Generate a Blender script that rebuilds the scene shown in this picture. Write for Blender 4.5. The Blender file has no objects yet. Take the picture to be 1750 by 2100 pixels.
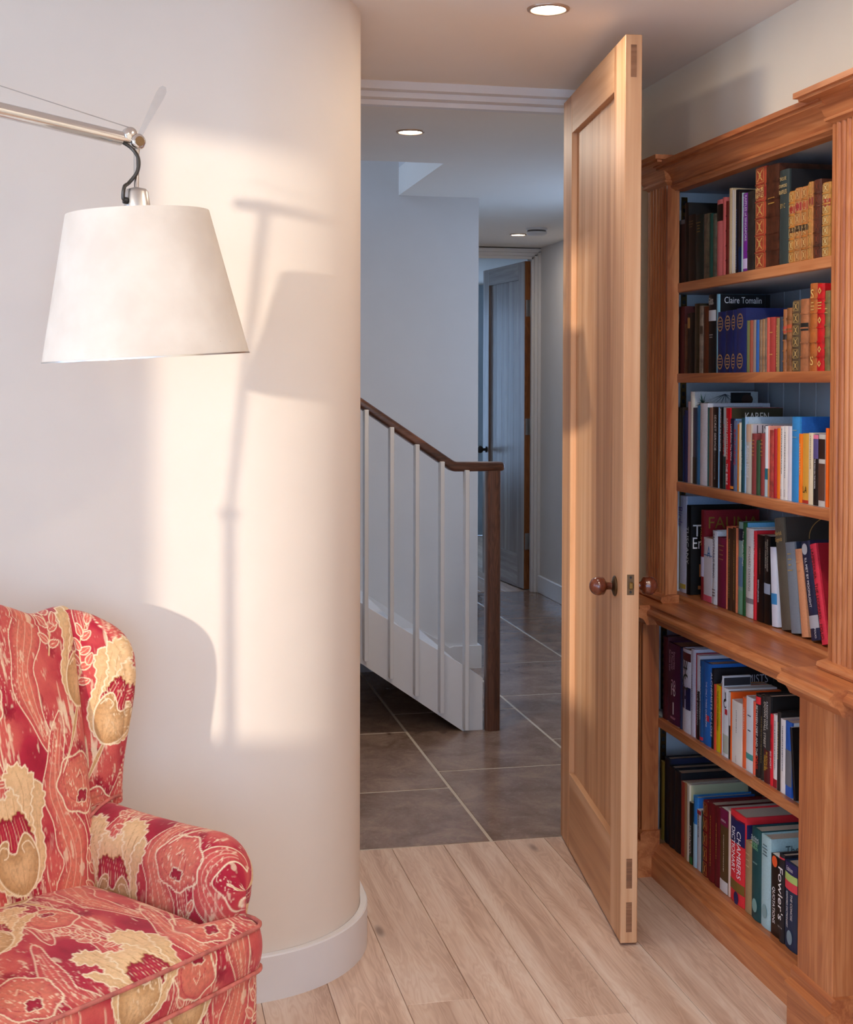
import bpy, bmesh, math, random
import numpy as np
from mathutils import Vector, Matrix

scn = bpy.context.scene
COL = scn.collection
R = math.radians

# ------------------------------------------------------------------ camera
YAW, PITCH, ROLL = R(12.1), R(1.3), R(0.13)
CAM_H, FPX = 1.26, 2800.0
fw = Vector((math.sin(YAW) * math.cos(PITCH), math.cos(YAW) * math.cos(PITCH), -math.sin(PITCH)))
rt = Vector((math.cos(YAW), -math.sin(YAW), 0))
up = rt.cross(fw)
rt, up = rt * math.cos(ROLL) + up * math.sin(ROLL), up * math.cos(ROLL) - rt * math.sin(ROLL)
cd = bpy.data.cameras.new('camera')
cam = bpy.data.objects.new('camera', cd); COL.objects.link(cam)
cam.matrix_world = Matrix(((rt.x, up.x, -fw.x, 0), (rt.y, up.y, -fw.y, 0), (rt.z, up.z, -fw.z, CAM_H), (0, 0, 0, 1)))
cd.sensor_fit = 'HORIZONTAL'; cd.sensor_width = 36.0
cd.lens = FPX / 1750.0 * 36.0
cd.shift_y = (787.0 + FPX * math.tan(PITCH) - 1050.0) / 1750.0
cd.clip_start = 0.02
scn.camera = cam

# ------------------------------------------------------------------ light
world = bpy.data.worlds.new('sky'); scn.world = world
world.use_nodes = True
bg = world.node_tree.nodes['Background']
bg.inputs[0].default_value = (0.42, 0.64, 1.0, 1)
bg.inputs[1].default_value = 6.3

def lin(h):
    v = [int(h[i:i + 2], 16) / 255 for i in (0, 2, 4)]
    return tuple(c / 12.92 if c <= .04045 else ((c + .055) / 1.055) ** 2.4 for c in v)

SUN_DIR = Vector((math.sin(R(42)), math.cos(R(42)), -0.09)).normalized()
sd = bpy.data.lights.new('sun', 'SUN'); sd.energy = 2.5; sd.angle = R(1.3); sd.color = (1.0, 0.89, 0.76)
sun = bpy.data.objects.new('sun', sd); COL.objects.link(sun)
sun.rotation_euler = SUN_DIR.to_track_quat('-Z', 'Y').to_euler()
sun.location = (-4, -3, 3)

vs = scn.view_settings
scn.display_settings.display_device = 'sRGB'
vs.view_transform = 'Standard'; vs.look = 'None'; vs.gamma = 1.0; vs.use_curve_mapping = False
vs.exposure = 0.1
cy = scn.cycles
cy.use_denoising = True
cy.max_bounces = 7; cy.diffuse_bounces = 5; cy.glossy_bounces = 3; cy.transmission_bounces = 4
cy.sample_clamp_indirect = 6.0
cy.caustics_reflective = False; cy.caustics_refractive = False
cy.use_adaptive_sampling = True; cy.adaptive_threshold = 0.06

# ------------------------------------------------------------------ helpers
class MB:
    def __init__(s): s.v = []; s.f = []
    def add(s, vs_, fs):
        o = len(s.v); s.v += [tuple(v) for v in vs_]; s.f += [tuple(i + o for i in f) for f in fs]; return s
    def box(s, x0, x1, y0, y1, z0, z1, c=0.0):
        if c <= 0:
            return s.add([(x, y, z) for z in (z0, z1) for y in (y0, y1) for x in (x0, x1)],
                         [(0, 2, 3, 1), (4, 5, 7, 6), (0, 1, 5, 4), (2, 6, 7, 3), (0, 4, 6, 2), (1, 3, 7, 5)])
        c = min(c, (x1 - x0) * .45, (y1 - y0) * .45, (z1 - z0) * .45)
        V = []; idx = {}
        X = (x0, x1); Y = (y0, y1); Z = (z0, z1)
        for i in (0, 1):
            for j in (0, 1):
                for k in (0, 1):
                    sx, sy, sz = (c if i == 0 else -c), (c if j == 0 else -c), (c if k == 0 else -c)
                    idx[i, j, k, 0] = len(V); V.append((X[i], Y[j] + sy, Z[k] + sz))
                    idx[i, j, k, 1] = len(V); V.append((X[i] + sx, Y[j], Z[k] + sz))
                    idx[i, j, k, 2] = len(V); V.append((X[i] + sx, Y[j] + sy, Z[k]))
        F = []
        q = [(0, 0), (1, 0), (1, 1), (0, 1)]
        for a in (0, 1):
            F.append([idx[a, j, k, 0] for j, k in q]); F.append([idx[i, a, k, 1] for i, k in q]); F.append([idx[i, j, a, 2] for i, j in q])
        for j in (0, 1):
            for k in (0, 1): F.append((idx[0, j, k, 1], idx[1, j, k, 1], idx[1, j, k, 2], idx[0, j, k, 2]))
        for i in (0, 1):
            for k in (0, 1): F.append((idx[i, 0, k, 0], idx[i, 1, k, 0], idx[i, 1, k, 2], idx[i, 0, k, 2]))
            for j in (0, 1): F.append((idx[i, j, 0, 0], idx[i, j, 1, 0], idx[i, j, 1, 1], idx[i, j, 0, 1]))
        for i in (0, 1):
            for j in (0, 1):
                for k in (0, 1): F.append((idx[i, j, k, 0], idx[i, j, k, 1], idx[i, j, k, 2]))
        return s.add(V, F)
    def prism(s, poly, axis, a, b):
        """2D polygon extruded along axis: axis 0 -> poly is (y,z); 1 -> (x,z); 2 -> (x,y)"""
        n = len(poly)
        def P(p, t): return (t, p[0], p[1]) if axis == 0 else ((p[0], t, p[1]) if axis == 1 else (p[0], p[1], t))
        V = [P(p, a) for p in poly] + [P(p, b) for p in poly]
        F = [(i, (i + 1) % n, n + (i + 1) % n, n + i) for i in range(n)] + [tuple(range(n))[::-1], tuple(range(n, 2 * n))]
        return s.add(V, F)
    def lathe(s, prof, origin, axis=(0, 0, 1), n=32, cap=True):
        """prof: list (radius, t along axis)"""
        ax = Vector(axis).normalized(); o = Vector(origin)
        e1 = ax.orthogonal().normalized(); e2 = ax.cross(e1)
        V = []; F = []
        for r_, t in prof:
            for i in range(n):
                a = 2 * math.pi * i / n
                V.append(o + ax * t + (e1 * math.cos(a) + e2 * math.sin(a)) * r_)
        for k in range(len(prof) - 1):
            for i in range(n):
                F.append((k * n + i, k * n + (i + 1) % n, (k + 1) * n + (i + 1) % n, (k + 1) * n + i))
        if cap:
            F.append(tuple(range(n))[::-1]); F.append(tuple(range((len(prof) - 1) * n, len(prof) * n)))
        return s.add(V, F)
    def tube(s, pts, rad, n=8, cap=True, closed=False):
        pts = [Vector(p) for p in pts]; m = len(pts)
        V = []; F = []; prev = None
        for i, p in enumerate(pts):
            if closed: t = (pts[(i + 1) % m] - pts[i - 1])
            else: t = pts[min(i + 1, m - 1)] - pts[max(i - 1, 0)]
            t.normalize()
            if prev is None: e1 = t.orthogonal().normalized()
            else:
                e1 = prev - t * prev.dot(t)
                e1 = e1.normalized() if e1.length > 1e-6 else t.orthogonal().normalized()
            prev = e1; e2 = t.cross(e1)
            rr = rad[i] if isinstance(rad, (list, tuple)) else rad
            for k in range(n):
                a = 2 * math.pi * k / n
                V.append(p + (e1 * math.cos(a) + e2 * math.sin(a)) * rr)
        for i in range(m if closed else m - 1):
            j = (i + 1) % m
            for k in range(n): F.append((i * n + k, i * n + (k + 1) % n, j * n + (k + 1) % n, j * n + k))
        if cap and not closed:
            F.append(tuple(range(n))[::-1]); F.append(tuple(range((m - 1) * n, m * n)))
        return s.add(V, F)
    def build(s, name, mat, parent=None, smooth=None, off=None):
        me = bpy.data.meshes.new(name)
        V = s.v
        if off is not None: V = [(x - off[0], y - off[1], z - off[2]) for x, y, z in V]
        me.from_pydata(V, [], s.f)
        bm = bmesh.new(); bm.from_mesh(me); bmesh.ops.recalc_face_normals(bm, faces=bm.faces); bm.to_mesh(me); bm.free()
        return obj(name, me, mat, parent, smooth)

def obj(name, me, mat, parent=None, smooth=None):
    o = bpy.data.objects.new(name, me); COL.objects.link(o)
    if mat is not None and not me.materials: me.materials.append(mat)
    if smooth is not None:
        me.polygons.foreach_set('use_smooth', [True] * len(me.polygons)); me.set_sharp_from_angle(angle=R(smooth))
    if parent is not None: o.parent = parent
    return o

def empty(name, loc=(0, 0, 0), rz=0.0, label=None, cat=None, group=None):
    o = bpy.data.objects.new(name, None); COL.objects.link(o)
    o.location = loc; o.rotation_euler = (0, 0, rz); o.empty_display_size = .05
    return tag(o, label, cat, group)

def tag(o, label=None, cat=None, group=None, kind=None):
    if label: o['label'] = label
    if cat: o['category'] = cat
    if group: o['group'] = group
    if kind: o['kind'] = kind
    return o

def struct(o): o['kind'] = 'structure'; return o

def place(o, loc):
    """move a mesh's origin: its vertices are already relative to loc"""
    o.location = loc; return o

# ------------------------------------------------------------------ materials
def new_mat(name):
    m = bpy.data.materials.new(name); m.use_nodes = True
    nt = m.node_tree; b = nt.nodes['Principled BSDF']
    return m, nt, b
def N(nt, t, **kw):
    n = nt.nodes.new(t)
    for k, v in kw.items():
        if k.startswith('i_'): n.inputs[k[2:].replace('_', ' ')].default_value = v
        else: setattr(n, k, v)
    return n
def ramp(nt, stops):
    n = nt.nodes.new('ShaderNodeValToRGB'); e = n.color_ramp.elements
    while len(e) < len(stops): e.new(.5)
    for i, (p, c) in enumerate(stops):
        e[i].position = p; e[i].color = (*c, 1) if len(c) == 3 else c
    return n
def mixc(nt, fac, a, b, mode='MIX'):
    n = nt.nodes.new('ShaderNodeMix'); n.data_type = 'RGBA'; n.blend_type = mode
    L = nt.links.new
    for s_, v in ((0, fac), (6, a), (7, b)):
        if hasattr(v, 'is_linked') or hasattr(v, 'links'): L(v, n.inputs[s_])
        elif isinstance(v, tuple): n.inputs[s_].default_value = (*v, 1) if len(v) == 3 else v
        else: n.inputs[s_].default_value = v
    return n.outputs[2]

def plain(name, hexc, rough=.5, metal=0.0, var=.04, scale=60.0, bump=.0, spec=.5, coat=0.0, emit=None):
    m, nt, b = new_mat(name); L = nt.links.new
    c = lin(hexc)
    tc = N(nt, 'ShaderNodeTexCoord')
    no = N(nt, 'ShaderNodeTexNoise'); no.inputs['Scale'].default_value = scale; no.inputs['Detail'].default_value = 3
    L(tc.outputs['Object'], no.inputs['Vector'])
    lo = tuple(x * (1 - var) for x in c); hi = tuple(min(1, x * (1 + var)) for x in c)
    rp = ramp(nt, [(.3, lo), (.7, hi)]); L(no.outputs[0], rp.inputs[0]); L(rp.outputs[0], b.inputs['Base Color'])
    b.inputs['Roughness'].default_value = rough; b.inputs['Metallic'].default_value = metal
    b.inputs['Specular IOR Level'].default_value = spec; b.inputs['Coat Weight'].default_value = coat
    if bump > 0:
        bp = N(nt, 'ShaderNodeBump'); bp.inputs['Strength'].default_value = bump; bp.inputs['Distance'].default_value = .002
        L(no.outputs[0], bp.inputs['Height']); L(bp.outputs[0], b.inputs['Normal'])
    if emit:
        b.inputs['Emission Color'].default_value = (*lin(emit[0]), 1); b.inputs['Emission Strength'].default_value = emit[1]
    return m

def wood(name, axis, dark, mid, light, rough=.45, tone=.16, fig=1.0, grain=1.0, pores=.5, knots=False, coat=0.0, bump=.12):
    """procedural timber with the grain along a local axis"""
    m, nt, b = new_mat(name); L = nt.links.new
    tc = N(nt, 'ShaderNodeTexCoord'); oi = N(nt, 'ShaderNodeObjectInfo')
    rnd = N(nt, 'ShaderNodeVectorMath', operation='SCALE'); cmb = N(nt, 'ShaderNodeCombineXYZ')
    for i in range(3): L(oi.outputs['Random'], cmb.inputs[i])
    L(cmb.outputs[0], rnd.inputs[0]); rnd.inputs['Scale'].default_value = 37.0
    addv = N(nt, 'ShaderNodeVectorMath', operation='ADD'); L(tc.outputs['Object'], addv.inputs[0]); L(rnd.outputs[0], addv.inputs[1])
    def mp(long_, cross):
        mm = N(nt, 'ShaderNodeMapping'); sc = [cross] * 3; sc[axis] = long_
        mm.inputs['Scale'].default_value = sc; L(addv.outputs[0], mm.inputs['Vector']); return mm.outputs[0]
    n1 = N(nt, 'ShaderNodeTexNoise'); n1.inputs['Scale'].default_value = 1; n1.inputs['Detail'].default_value = 3; n1.inputs['Distortion'].default_value = 1.2
    L(mp(1.6 * fig, 16 * fig), n1.inputs['Vector'])
    # cathedral figure: rings from a warped field
    wv = N(nt, 'ShaderNodeMath', operation='MULTIPLY'); L(n1.outputs[0], wv.inputs[0]); wv.inputs[1].default_value = 11.0 * grain
    sn = N(nt, 'ShaderNodeMath', operation='SINE'); wm = N(nt, 'ShaderNodeMath', operation='MULTIPLY'); L(wv.outputs[0], wm.inputs[0]); wm.inputs[1].default_value = 6.283
    L(wm.outputs[0], sn.inputs[0])
    n2 = N(nt, 'ShaderNodeTexNoise'); n2.inputs['Scale'].default_value = 1; n2.inputs['Detail'].default_value = 4
    L(mp(5, 260), n2.inputs['Vector'])
    n3 = N(nt, 'ShaderNodeTexNoise'); n3.inputs['Scale'].default_value = 1; n3.inputs['Detail'].default_value = 2
    L(mp(.8, 22), n3.inputs['Vector'])
    a1 = N(nt, 'ShaderNodeMath', operation='MULTIPLY_ADD'); L(sn.outputs[0], a1.inputs[0]); a1.inputs[1].default_value = .085 * grain; L(n3.outputs[0], a1.inputs[2])
    a2 = N(nt, 'ShaderNodeMath', operation='MULTIPLY_ADD'); L(n2.outputs[0], a2.inputs[0]); a2.inputs[1].default_value = pores * .5; L(a1.outputs[0], a2.inputs[2])
    a3 = N(nt, 'ShaderNodeMath', operation='SUBTRACT'); L(a2.outputs[0], a3.inputs[0]); a3.inputs[1].default_value = pores * .25
    rp = ramp(nt, [(.28, lin(dark)), (.5, lin(mid)), (.72, lin(light))]); L(a3.outputs[0], rp.inputs[0])
    hs = N(nt, 'ShaderNodeHueSaturation'); L(rp.outputs[0], hs.inputs['Color'])
    vm = N(nt, 'ShaderNodeMapRange'); L(oi.outputs['Random'], vm.inputs[0]); vm.inputs[3].default_value = 1 - tone; vm.inputs[4].default_value = 1 + tone
    L(vm.outputs[0], hs.inputs['Value'])
    col = hs.outputs[0]
    if knots:
        vo = N(nt, 'ShaderNodeTexVoronoi'); vo.inputs['Scale'].default_value = 1
        L(mp(2.1, 6.5), vo.inputs['Vector'])
        k = N(nt, 'ShaderNodeMapRange', interpolation_type='SMOOTHSTEP'); L(vo.outputs['Distance'], k.inputs[0])
        k.inputs[1].default_value = .02; k.inputs[2].default_value = .10; k.inputs[3].default_value = .85; k.inputs[4].default_value = 0
        wn = N(nt, 'ShaderNodeTexWhiteNoise'); L(vo.outputs['Position'], wn.inputs['Vector'])
        g = N(nt, 'ShaderNodeMath', operation='GREATER_THAN'); L(wn.outputs['Value'], g.inputs[0]); g.inputs[1].default_value = .45
        kk = N(nt, 'ShaderNodeMath', operation='MULTIPLY'); L(k.outputs[0], kk.inputs[0]); L(g.outputs[0], kk.inputs[1])
        col = mixc(nt, kk.outputs[0], col, lin('5c473c'))
        k2 = N(nt, 'ShaderNodeMapRange', interpolation_type='SMOOTHSTEP'); L(vo.outputs['Distance'], k2.inputs[0])
        k2.inputs[1].default_value = .08; k2.inputs[2].default_value = .42; k2.inputs[3].default_value = .34; k2.inputs[4].default_value = 0
        kk2 = N(nt, 'ShaderNodeMath', operation='MULTIPLY'); L(k2.outputs[0], kk2.inputs[0]); L(g.outputs[0], kk2.inputs[1])
        col = mixc(nt, kk2.outputs[0], col, lin(dark))
    L(col, b.inputs['Base Color'])
    b.inputs['Roughness'].default_value = rough; b.inputs['Coat Weight'].default_value = coat; b.inputs['Coat Roughness'].default_value = .25
    bp = N(nt, 'ShaderNodeBump'); bp.inputs['Strength'].default_value = bump; bp.inputs['Distance'].default_value = .001
    L(n2.outputs[0], bp.inputs['Height']); L(bp.outputs[0], b.inputs['Normal'])
    return m

DOOR_C = ('ad7b56', 'c8966b', 'dbb088')
CASE_C = ('9c5632', 'bb7344', 'd38e5c')
M = {}
M['wall'] = plain('wall_paint', 'e5d9cb', .75, var=.012, scale=9, spec=.25)
M['hall_wall'] = plain('hall_paint', 'd8d3cf', .75, var=.012, scale=9, spec=.25)
M['wall_r'] = plain('cream_paint', 'eadfc9', .75, var=.012, scale=9, spec=.25)
M['ceil'] = plain('ceiling_paint', 'efe8df', .85, var=.01, scale=5, spec=.2)
M['trim'] = plain('satin_white', 'e2dfdd', .4, var=.01, scale=20)
M['case_paint'] = plain('case_paint', 'c6cacf', .55, var=.015, scale=20)
M['white'] = plain('white_enamel', 'dcd9d8', .4, var=.01, scale=30)
for ax, nm in ((0, 'x'), (1, 'y'), (2, 'z')):
    M['door_' + nm] = wood('oak_door_' + nm, ax, *DOOR_C, rough=.48, tone=.04, fig=.7, grain=.28, pores=.28)
    M['case_' + nm] = wood('oak_case_' + nm, ax, *CASE_C, rough=.38, tone=.05, fig=1.0, grain=.7, pores=.6, coat=.15)
M['door_end'] = wood('oak_end_grain', 0, '6f4a30', '84593a', '97694a', rough=.6, tone=.03)
M['plank'] = wood('oak_floor', 1, 'bd9c86', 'd6b9a3', 'e4cebb', rough=.5, tone=.05, fig=1.5, grain=.8, pores=.35, knots=True)
M['plank_far'] = wood('oak_floor_far', 1, 'b2917a', 'cbae97', 'dac2ae', rough=.35, tone=.05, fig=1.5, grain=.6, pores=.3)
M['walnut'] = wood('walnut_z', 2, '3c2218', '5b3626', '7a4d38', rough=.3, tone=.03, fig=1.6, grain=.9, coat=.3)
M['walnut_x'] = wood('walnut_x', 0, '3c2218', '5b3626', '7a4d38', rough=.3, tone=.03, fig=1.6, grain=.9, coat=.3)
M['knobwood'] = wood('rosewood', 1, '3a140c', '5a2414', '7c3c22', rough=.16, tone=.02, fig=6, grain=1.0, coat=.6)
M['greyoak_z'] = wood('weathered_oak', 2, '7d6a5f', '97857a', 'ada095', rough=.4, tone=.03, fig=.9, grain=.5)
M['greyoak_x'] = wood('weathered_oak_rail', 1, '7d6a5f', '97857a', 'ada095', rough=.4, tone=.03, fig=.9, grain=.5)
M['orange_edge'] = wood('oiled_edge', 2, '6a3c1c', '8a5228', 'a0653a', rough=.4, tone=.03)
M['bronze'] = plain('bronze', '6e5a44', .35, metal=1, var=.1)
M['brass'] = plain('brass', '8e7443', .3, metal=1, var=.06)
M['steel'] = plain('steel', 'b8b4b0', .35, metal=1, var=.05)
M['chrome'] = plain('polished_aluminium', 'd8d4d0', .14, metal=1, var=.02)
M['alu'] = plain('satin_aluminium', 'cfcac4', .34, metal=1, var=.03)
M['black'] = plain('black_rubber', '1c1a1a', .5, var=.1)
M['dark'] = plain('dark_gap', '15110f', .8)
M['grout'] = plain('grout', 'c8baa8', .9, var=.08, scale=200)
M['cable'] = plain('dark_cable', '2c2620', .4)
def stone_mat():
    m, nt, b = new_mat('limestone'); L = nt.links.new
    tc = N(nt, 'ShaderNodeTexCoord'); oi = N(nt, 'ShaderNodeObjectInfo')
    cmb = N(nt, 'ShaderNodeCombineXYZ'); sc = N(nt, 'ShaderNodeVectorMath', operation='SCALE'); sc.inputs['Scale'].default_value = 20
    for i in range(3): L(oi.outputs['Random'], cmb.inputs[i])
    L(cmb.outputs[0], sc.inputs[0])
    ad = N(nt, 'ShaderNodeVectorMath', operation='ADD'); L(tc.outputs['Object'], ad.inputs[0]); L(sc.outputs[0], ad.inputs[1])
    n1 = N(nt, 'ShaderNodeTexNoise'); n1.inputs['Scale'].default_value = 7; n1.inputs['Detail'].default_value = 8; n1.inputs['Roughness'].default_value = .68; n1.inputs['Distortion'].default_value = .6
    n2 = N(nt, 'ShaderNodeTexNoise'); n2.inputs['Scale'].default_value = 26; n2.inputs['Detail'].default_value = 6; n2.inputs['Roughness'].default_value = .7; n2.inputs['Distortion'].default_value = 1.5
    n3 = N(nt, 'ShaderNodeTexNoise'); n3.inputs['Scale'].default_value = 120; n3.inputs['Detail'].default_value = 3
    for n in (n1, n2, n3): L(ad.outputs[0], n.inputs['Vector'])
    r1 = ramp(nt, [(.28, lin('735c4e')), (.5, lin('92786a')), (.72, lin('ab9180'))]); L(n1.outputs[0], r1.inputs[0])
    r2 = ramp(nt, [(.52, (0, 0, 0)), (.74, (1, 1, 1))]); L(n2.outputs[0], r2.inputs[0])
    g = N(nt, 'ShaderNodeMath', operation='MULTIPLY'); L(r2.outputs[0], g.inputs[0]); g.inputs[1].default_value = .38
    c1 = mixc(nt, g.outputs[0], r1.outputs[0], lin('b9a892'))
    r3 = ramp(nt, [(.3, (.88, .88, .88)), (.6, (1, 1, 1))]); L(n3.outputs[0], r3.inputs[0])
    c2 = mixc(nt, 1.0, c1, r3.outputs[0], 'MULTIPLY')
    hs = N(nt, 'ShaderNodeHueSaturation'); L(c2, hs.inputs['Color'])
    vm = N(nt, 'ShaderNodeMapRange'); L(oi.outputs['Random'], vm.inputs[0]); vm.inputs[3].default_value = .88; vm.inputs[4].default_value = 1.1
    L(vm.outputs[0], hs.inputs['Value']); L(hs.outputs[0], b.inputs['Base Color'])
    rr = N(nt, 'ShaderNodeMapRange'); L(n2.outputs[0], rr.inputs[0]); rr.inputs[3].default_value = .10; rr.inputs[4].default_value = .28
    L(rr.outputs[0], b.inputs['Roughness'])
    bp = N(nt, 'ShaderNodeBump'); bp.inputs['Strength'].default_value = .12; bp.inputs['Distance'].default_value = .002
    L(n2.outputs[0], bp.inputs['Height']); L(bp.outputs[0], b.inputs['Normal'])
    return m
M['stone'] = stone_mat()
def glass_mat():
    m, nt, b = new_mat('window_glass'); L = nt.links.new
    nt.nodes.remove(b); out = nt.nodes['Material Output']
    t = N(nt, 'ShaderNodeBsdfTransparent'); g = N(nt, 'ShaderNodeBsdfGlossy'); g.inputs['Roughness'].default_value = .02
    mx = N(nt, 'ShaderNodeMixShader'); mx.inputs[0].default_value = .06
    L(t.outputs[0], mx.inputs[1]); L(g.outputs[0], mx.inputs[2]); L(mx.outputs[0], out.inputs[0])
    return m
M['glass'] = glass_mat()

CZ = 2.08                       # ceiling height
rng = random.Random(7)

# ------------------------------------------------------------------ floors
fl = struct(MB().box(-1.7, 1.75, -2.7, 3.613, -.1, -.012).build('floor', plain('plank_joint', 'b09a86', .8)))
PX_ = [.394 + .1435 * k for k in range(-13, 8)]
PX_[-1] = 1.398
ends = {15: [2.57], 14: [2.689], 13: [1.6], 16: [1.3]}
for i in range(len(PX_) - 1):
    x0, x1 = PX_[i], PX_[i + 1]
    if x1 < -1.5: continue
    if abs(x0 - .537) < .01: e = [2.689, .85, -1.0]
    elif abs(x0 - .8245) < .01: e = [2.565, .7, -1.2]
    else:
        y = 3.613 - rng.uniform(.9, 1.9) - (.4 if x0 > 1 else 0); e = []
        if 2.35 < y < 3.3: y = 2.2 - rng.uniform(0, .5)
        while y > -2.4: e.append(y); y -= rng.uniform(1.4, 2.0)
    ys = [3.612] + e + [-2.6]
    for a, b_ in zip(ys[:-1], ys[1:]):
        lx, ly = (x0 + x1) / 2, (a + b_) / 2
        o = MB().box(x0 + .0005 - lx, x1 - .0005 - lx, b_ + .0005 - ly, a - .0005 - ly, -.012, 0, .0009).build('plank', M['plank'], fl)
        o.location = (lx, ly, 0)

fh = struct(MB().box(-1.6, 2.45, 3.613, 7.98, -.1, -.0012).build('floor_hall', M['grout']))
TX = [-1.5, -.982, -.496, -.01, .476, .962, 1.4475, 1.933, 2.418]
TY = [[3.613, 4.4, 5.2, 5.86], [3.613, 4.1, 4.9, 5.86], [3.613, 4.5, 5.2, 5.86], [3.613, 4.3, 5.0, 5.86],
      [3.613, 4.124, 4.819, 5.86], [3.613, 4.305, 5.088, 5.86],
      [3.613, 4.02, 4.62, 5.30, 5.925, 6.63, 7.33, 7.975], [3.613, 4.35, 5.0, 5.68, 6.356, 7.047, 7.975]]
for i, ys in enumerate(TY):
    for a, b_ in zip(ys[:-1], ys[1:]):
        lx, ly = (TX[i] + TX[i + 1]) / 2, (a + b_) / 2; g = .0044
        o = MB().box(TX[i] + g - lx, TX[i + 1] - g - lx, a + g - ly, b_ - g - ly, -.02, 0, .0015).build('tile', M['stone'], fh)
        o.location = (lx, ly, 0)

# ------------------------------------------------------------------ room walls
CC, CR = (0.198, 3.073), .3026
def curve_poly(r_, yend, xs=-1.5, n=40):
    p = [(xs, CC[1] - r_)]
    for k in range(n + 1):
        a = -math.pi / 2 + math.pi / 2 * k / n
        p.append((CC[0] + r_ * math.cos(a), CC[1] + r_ * math.sin(a)))
    p.append((CC[0] + r_, yend))
    return p
p = curve_poly(CR, 3.76) + [(-1.5, 3.76)]
struct(MB().prism(p, 2, 0, CZ).build('wall_left', M['wall'], smooth=30))
p = curve_poly(CR + .017, 3.60) + curve_poly(CR + .001, 3.60)[::-1]
bs = MB()
n = len(p)
sk = curve_poly(CR + .017, 3.60); si = curve_poly(CR + .001, 3.60); m_ = len(sk)
V = [(x, y, 0) for x, y in sk] + [(x, y, .0915) for x, y in sk] + [(CC[0] + (x - CC[0]) * 1, y, .094) for x, y in curve_poly(CR + .0145, 3.60)] + [(x, y, .094) for x, y in si] + [(x, y, 0) for x, y in si]
F = []
for r0 in range(4):
    for i in range(m_ - 1): F.append((r0 * m_ + i, r0 * m_ + i + 1, (r0 + 1) * m_ + i + 1, (r0 + 1) * m_ + i))
F += [tuple(k * m_ for k in range(5)), tuple(k * m_ + m_ - 1 for k in range(5))[::-1]]
struct(bs.add(V, F).build('baseboard_left', M['trim'], smooth=30))

w = MB()
w.box(1.39, 1.75, -2.6, 1.358, 0, CZ); w.box(1.39, 1.75, 1.358, 3.392, 1.80, CZ); w.box(1.39, 1.75, 3.392, 3.66, 0, CZ); w.box(1.645, 1.75, 1.358, 3.392, 0, 1.80)
struct(w.build('wall_right', M['wall_r']))
w = MB(); w.box(1.216, 2.6, 3.66, 3.76, 0, CZ)
struct(w.build('wall_door', M['wall_r']))
# head of the door opening: stepped stops
w = MB(); w.box(.50, 1.39, 3.655, 3.76, 2.058, CZ); w.box(.50, 1.2, 3.685, 3.76, 2.042, 2.0575); w.box(.50, 1.2, 3.72, 3.75, 2.028, 2.0415)
struct(w.build('trim_1', M['trim']))
struct(MB().box(1.210, 1.216, 3.665, 3.76, 0, 2.05).build('trim_2', M['trim']))

WIN = [(-2.35, -.92, .75, 2.0), (.118, 1.06, .768, 1.996), (1.95, 2.55, .70, 2.0)]  # middle opening shapes the sun patch; outer two are added for fill light
def wall_with_holes(x0, x1, ya, yb, holes, top=CZ):
    w_ = MB(); y = ya
    for h0, h1, z0, z1 in holes:
        w_.box(x0, x1, y, h0, 0, top); w_.box(x0, x1, h0, h1, 0, z0); w_.box(x0, x1, h0, h1, z1, top); y = h1
    return w_.box(x0, x1, y, yb, 0, top)
struct(wall_with_holes(-1.7, -1.5, -2.6, 2.79, WIN).build('wall_window', M['wall']))
w = MB()
w.box(-1.7, -1.45, -2.7, -2.5, 0, CZ); w.box(.55, 1.75, -2.7, -2.5, 0, CZ); w.box(-1.45, .55, -2.7, -2.5, 2.04, CZ)
struct(w.build('wall_back', M['wall']))
def window(name, axis, pos, a0, a1, z0, z1, t=.035):
    """frame and pane in a wall opening; axis 0: plane x=pos spanning y; axis 1: plane y=pos spanning x"""
    def B(mb, u0, u1, d0, d1, za, zb): return mb.box(d0, d1, u0, u1, za, zb) if axis == 0 else mb.box(u0, u1, d0, d1, za, zb)
    f = MB(); d0, d1 = pos - .03, pos + .03
    B(f, a0, a0 + t, d0, d1, z0, z1); B(f, a1 - t, a1, d0, d1, z0, z1); B(f, a0 + t, a1 - t, d0, d1, z0, z0 + t); B(f, a0 + t, a1 - t, d0, d1, z1 - t, z1)
    o = struct(f.build(name, M['trim']))
    g = B(MB(), a0 + t, a1 - t, pos - .003, pos + .003, z0 + t, z1 - t).build('pane', M['glass'], o)
    return o
window('window_1', 0, -1.66, .118 - .03, 1.06 + .0, .768 - .03, 1.996 + .03, .03)
window('added_window_5', 0, -1.66, 1.95, 2.55, .70, 2.0)  # unseen window added to throw sky light on the bookcase side
window('added_window_2', 0, -1.66, -2.35, -.92, .75, 2.0)  # unseen window added for ambient light and warm sun bounce
window('added_window_3', 1, -2.6, -1.45, -.45, .02, 2.04, .05)  # unseen glazing added behind the camera to let in sky light
window('added_window_4', 1, -2.6, -.45, .55, .02, 2.04, .05)  # second unseen pane, added to widen that ambient opening

struct(MB().box(-1.7, 1.75, -2.7, 3.76, CZ, CZ + .12).build('ceiling', M['ceil']))

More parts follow.
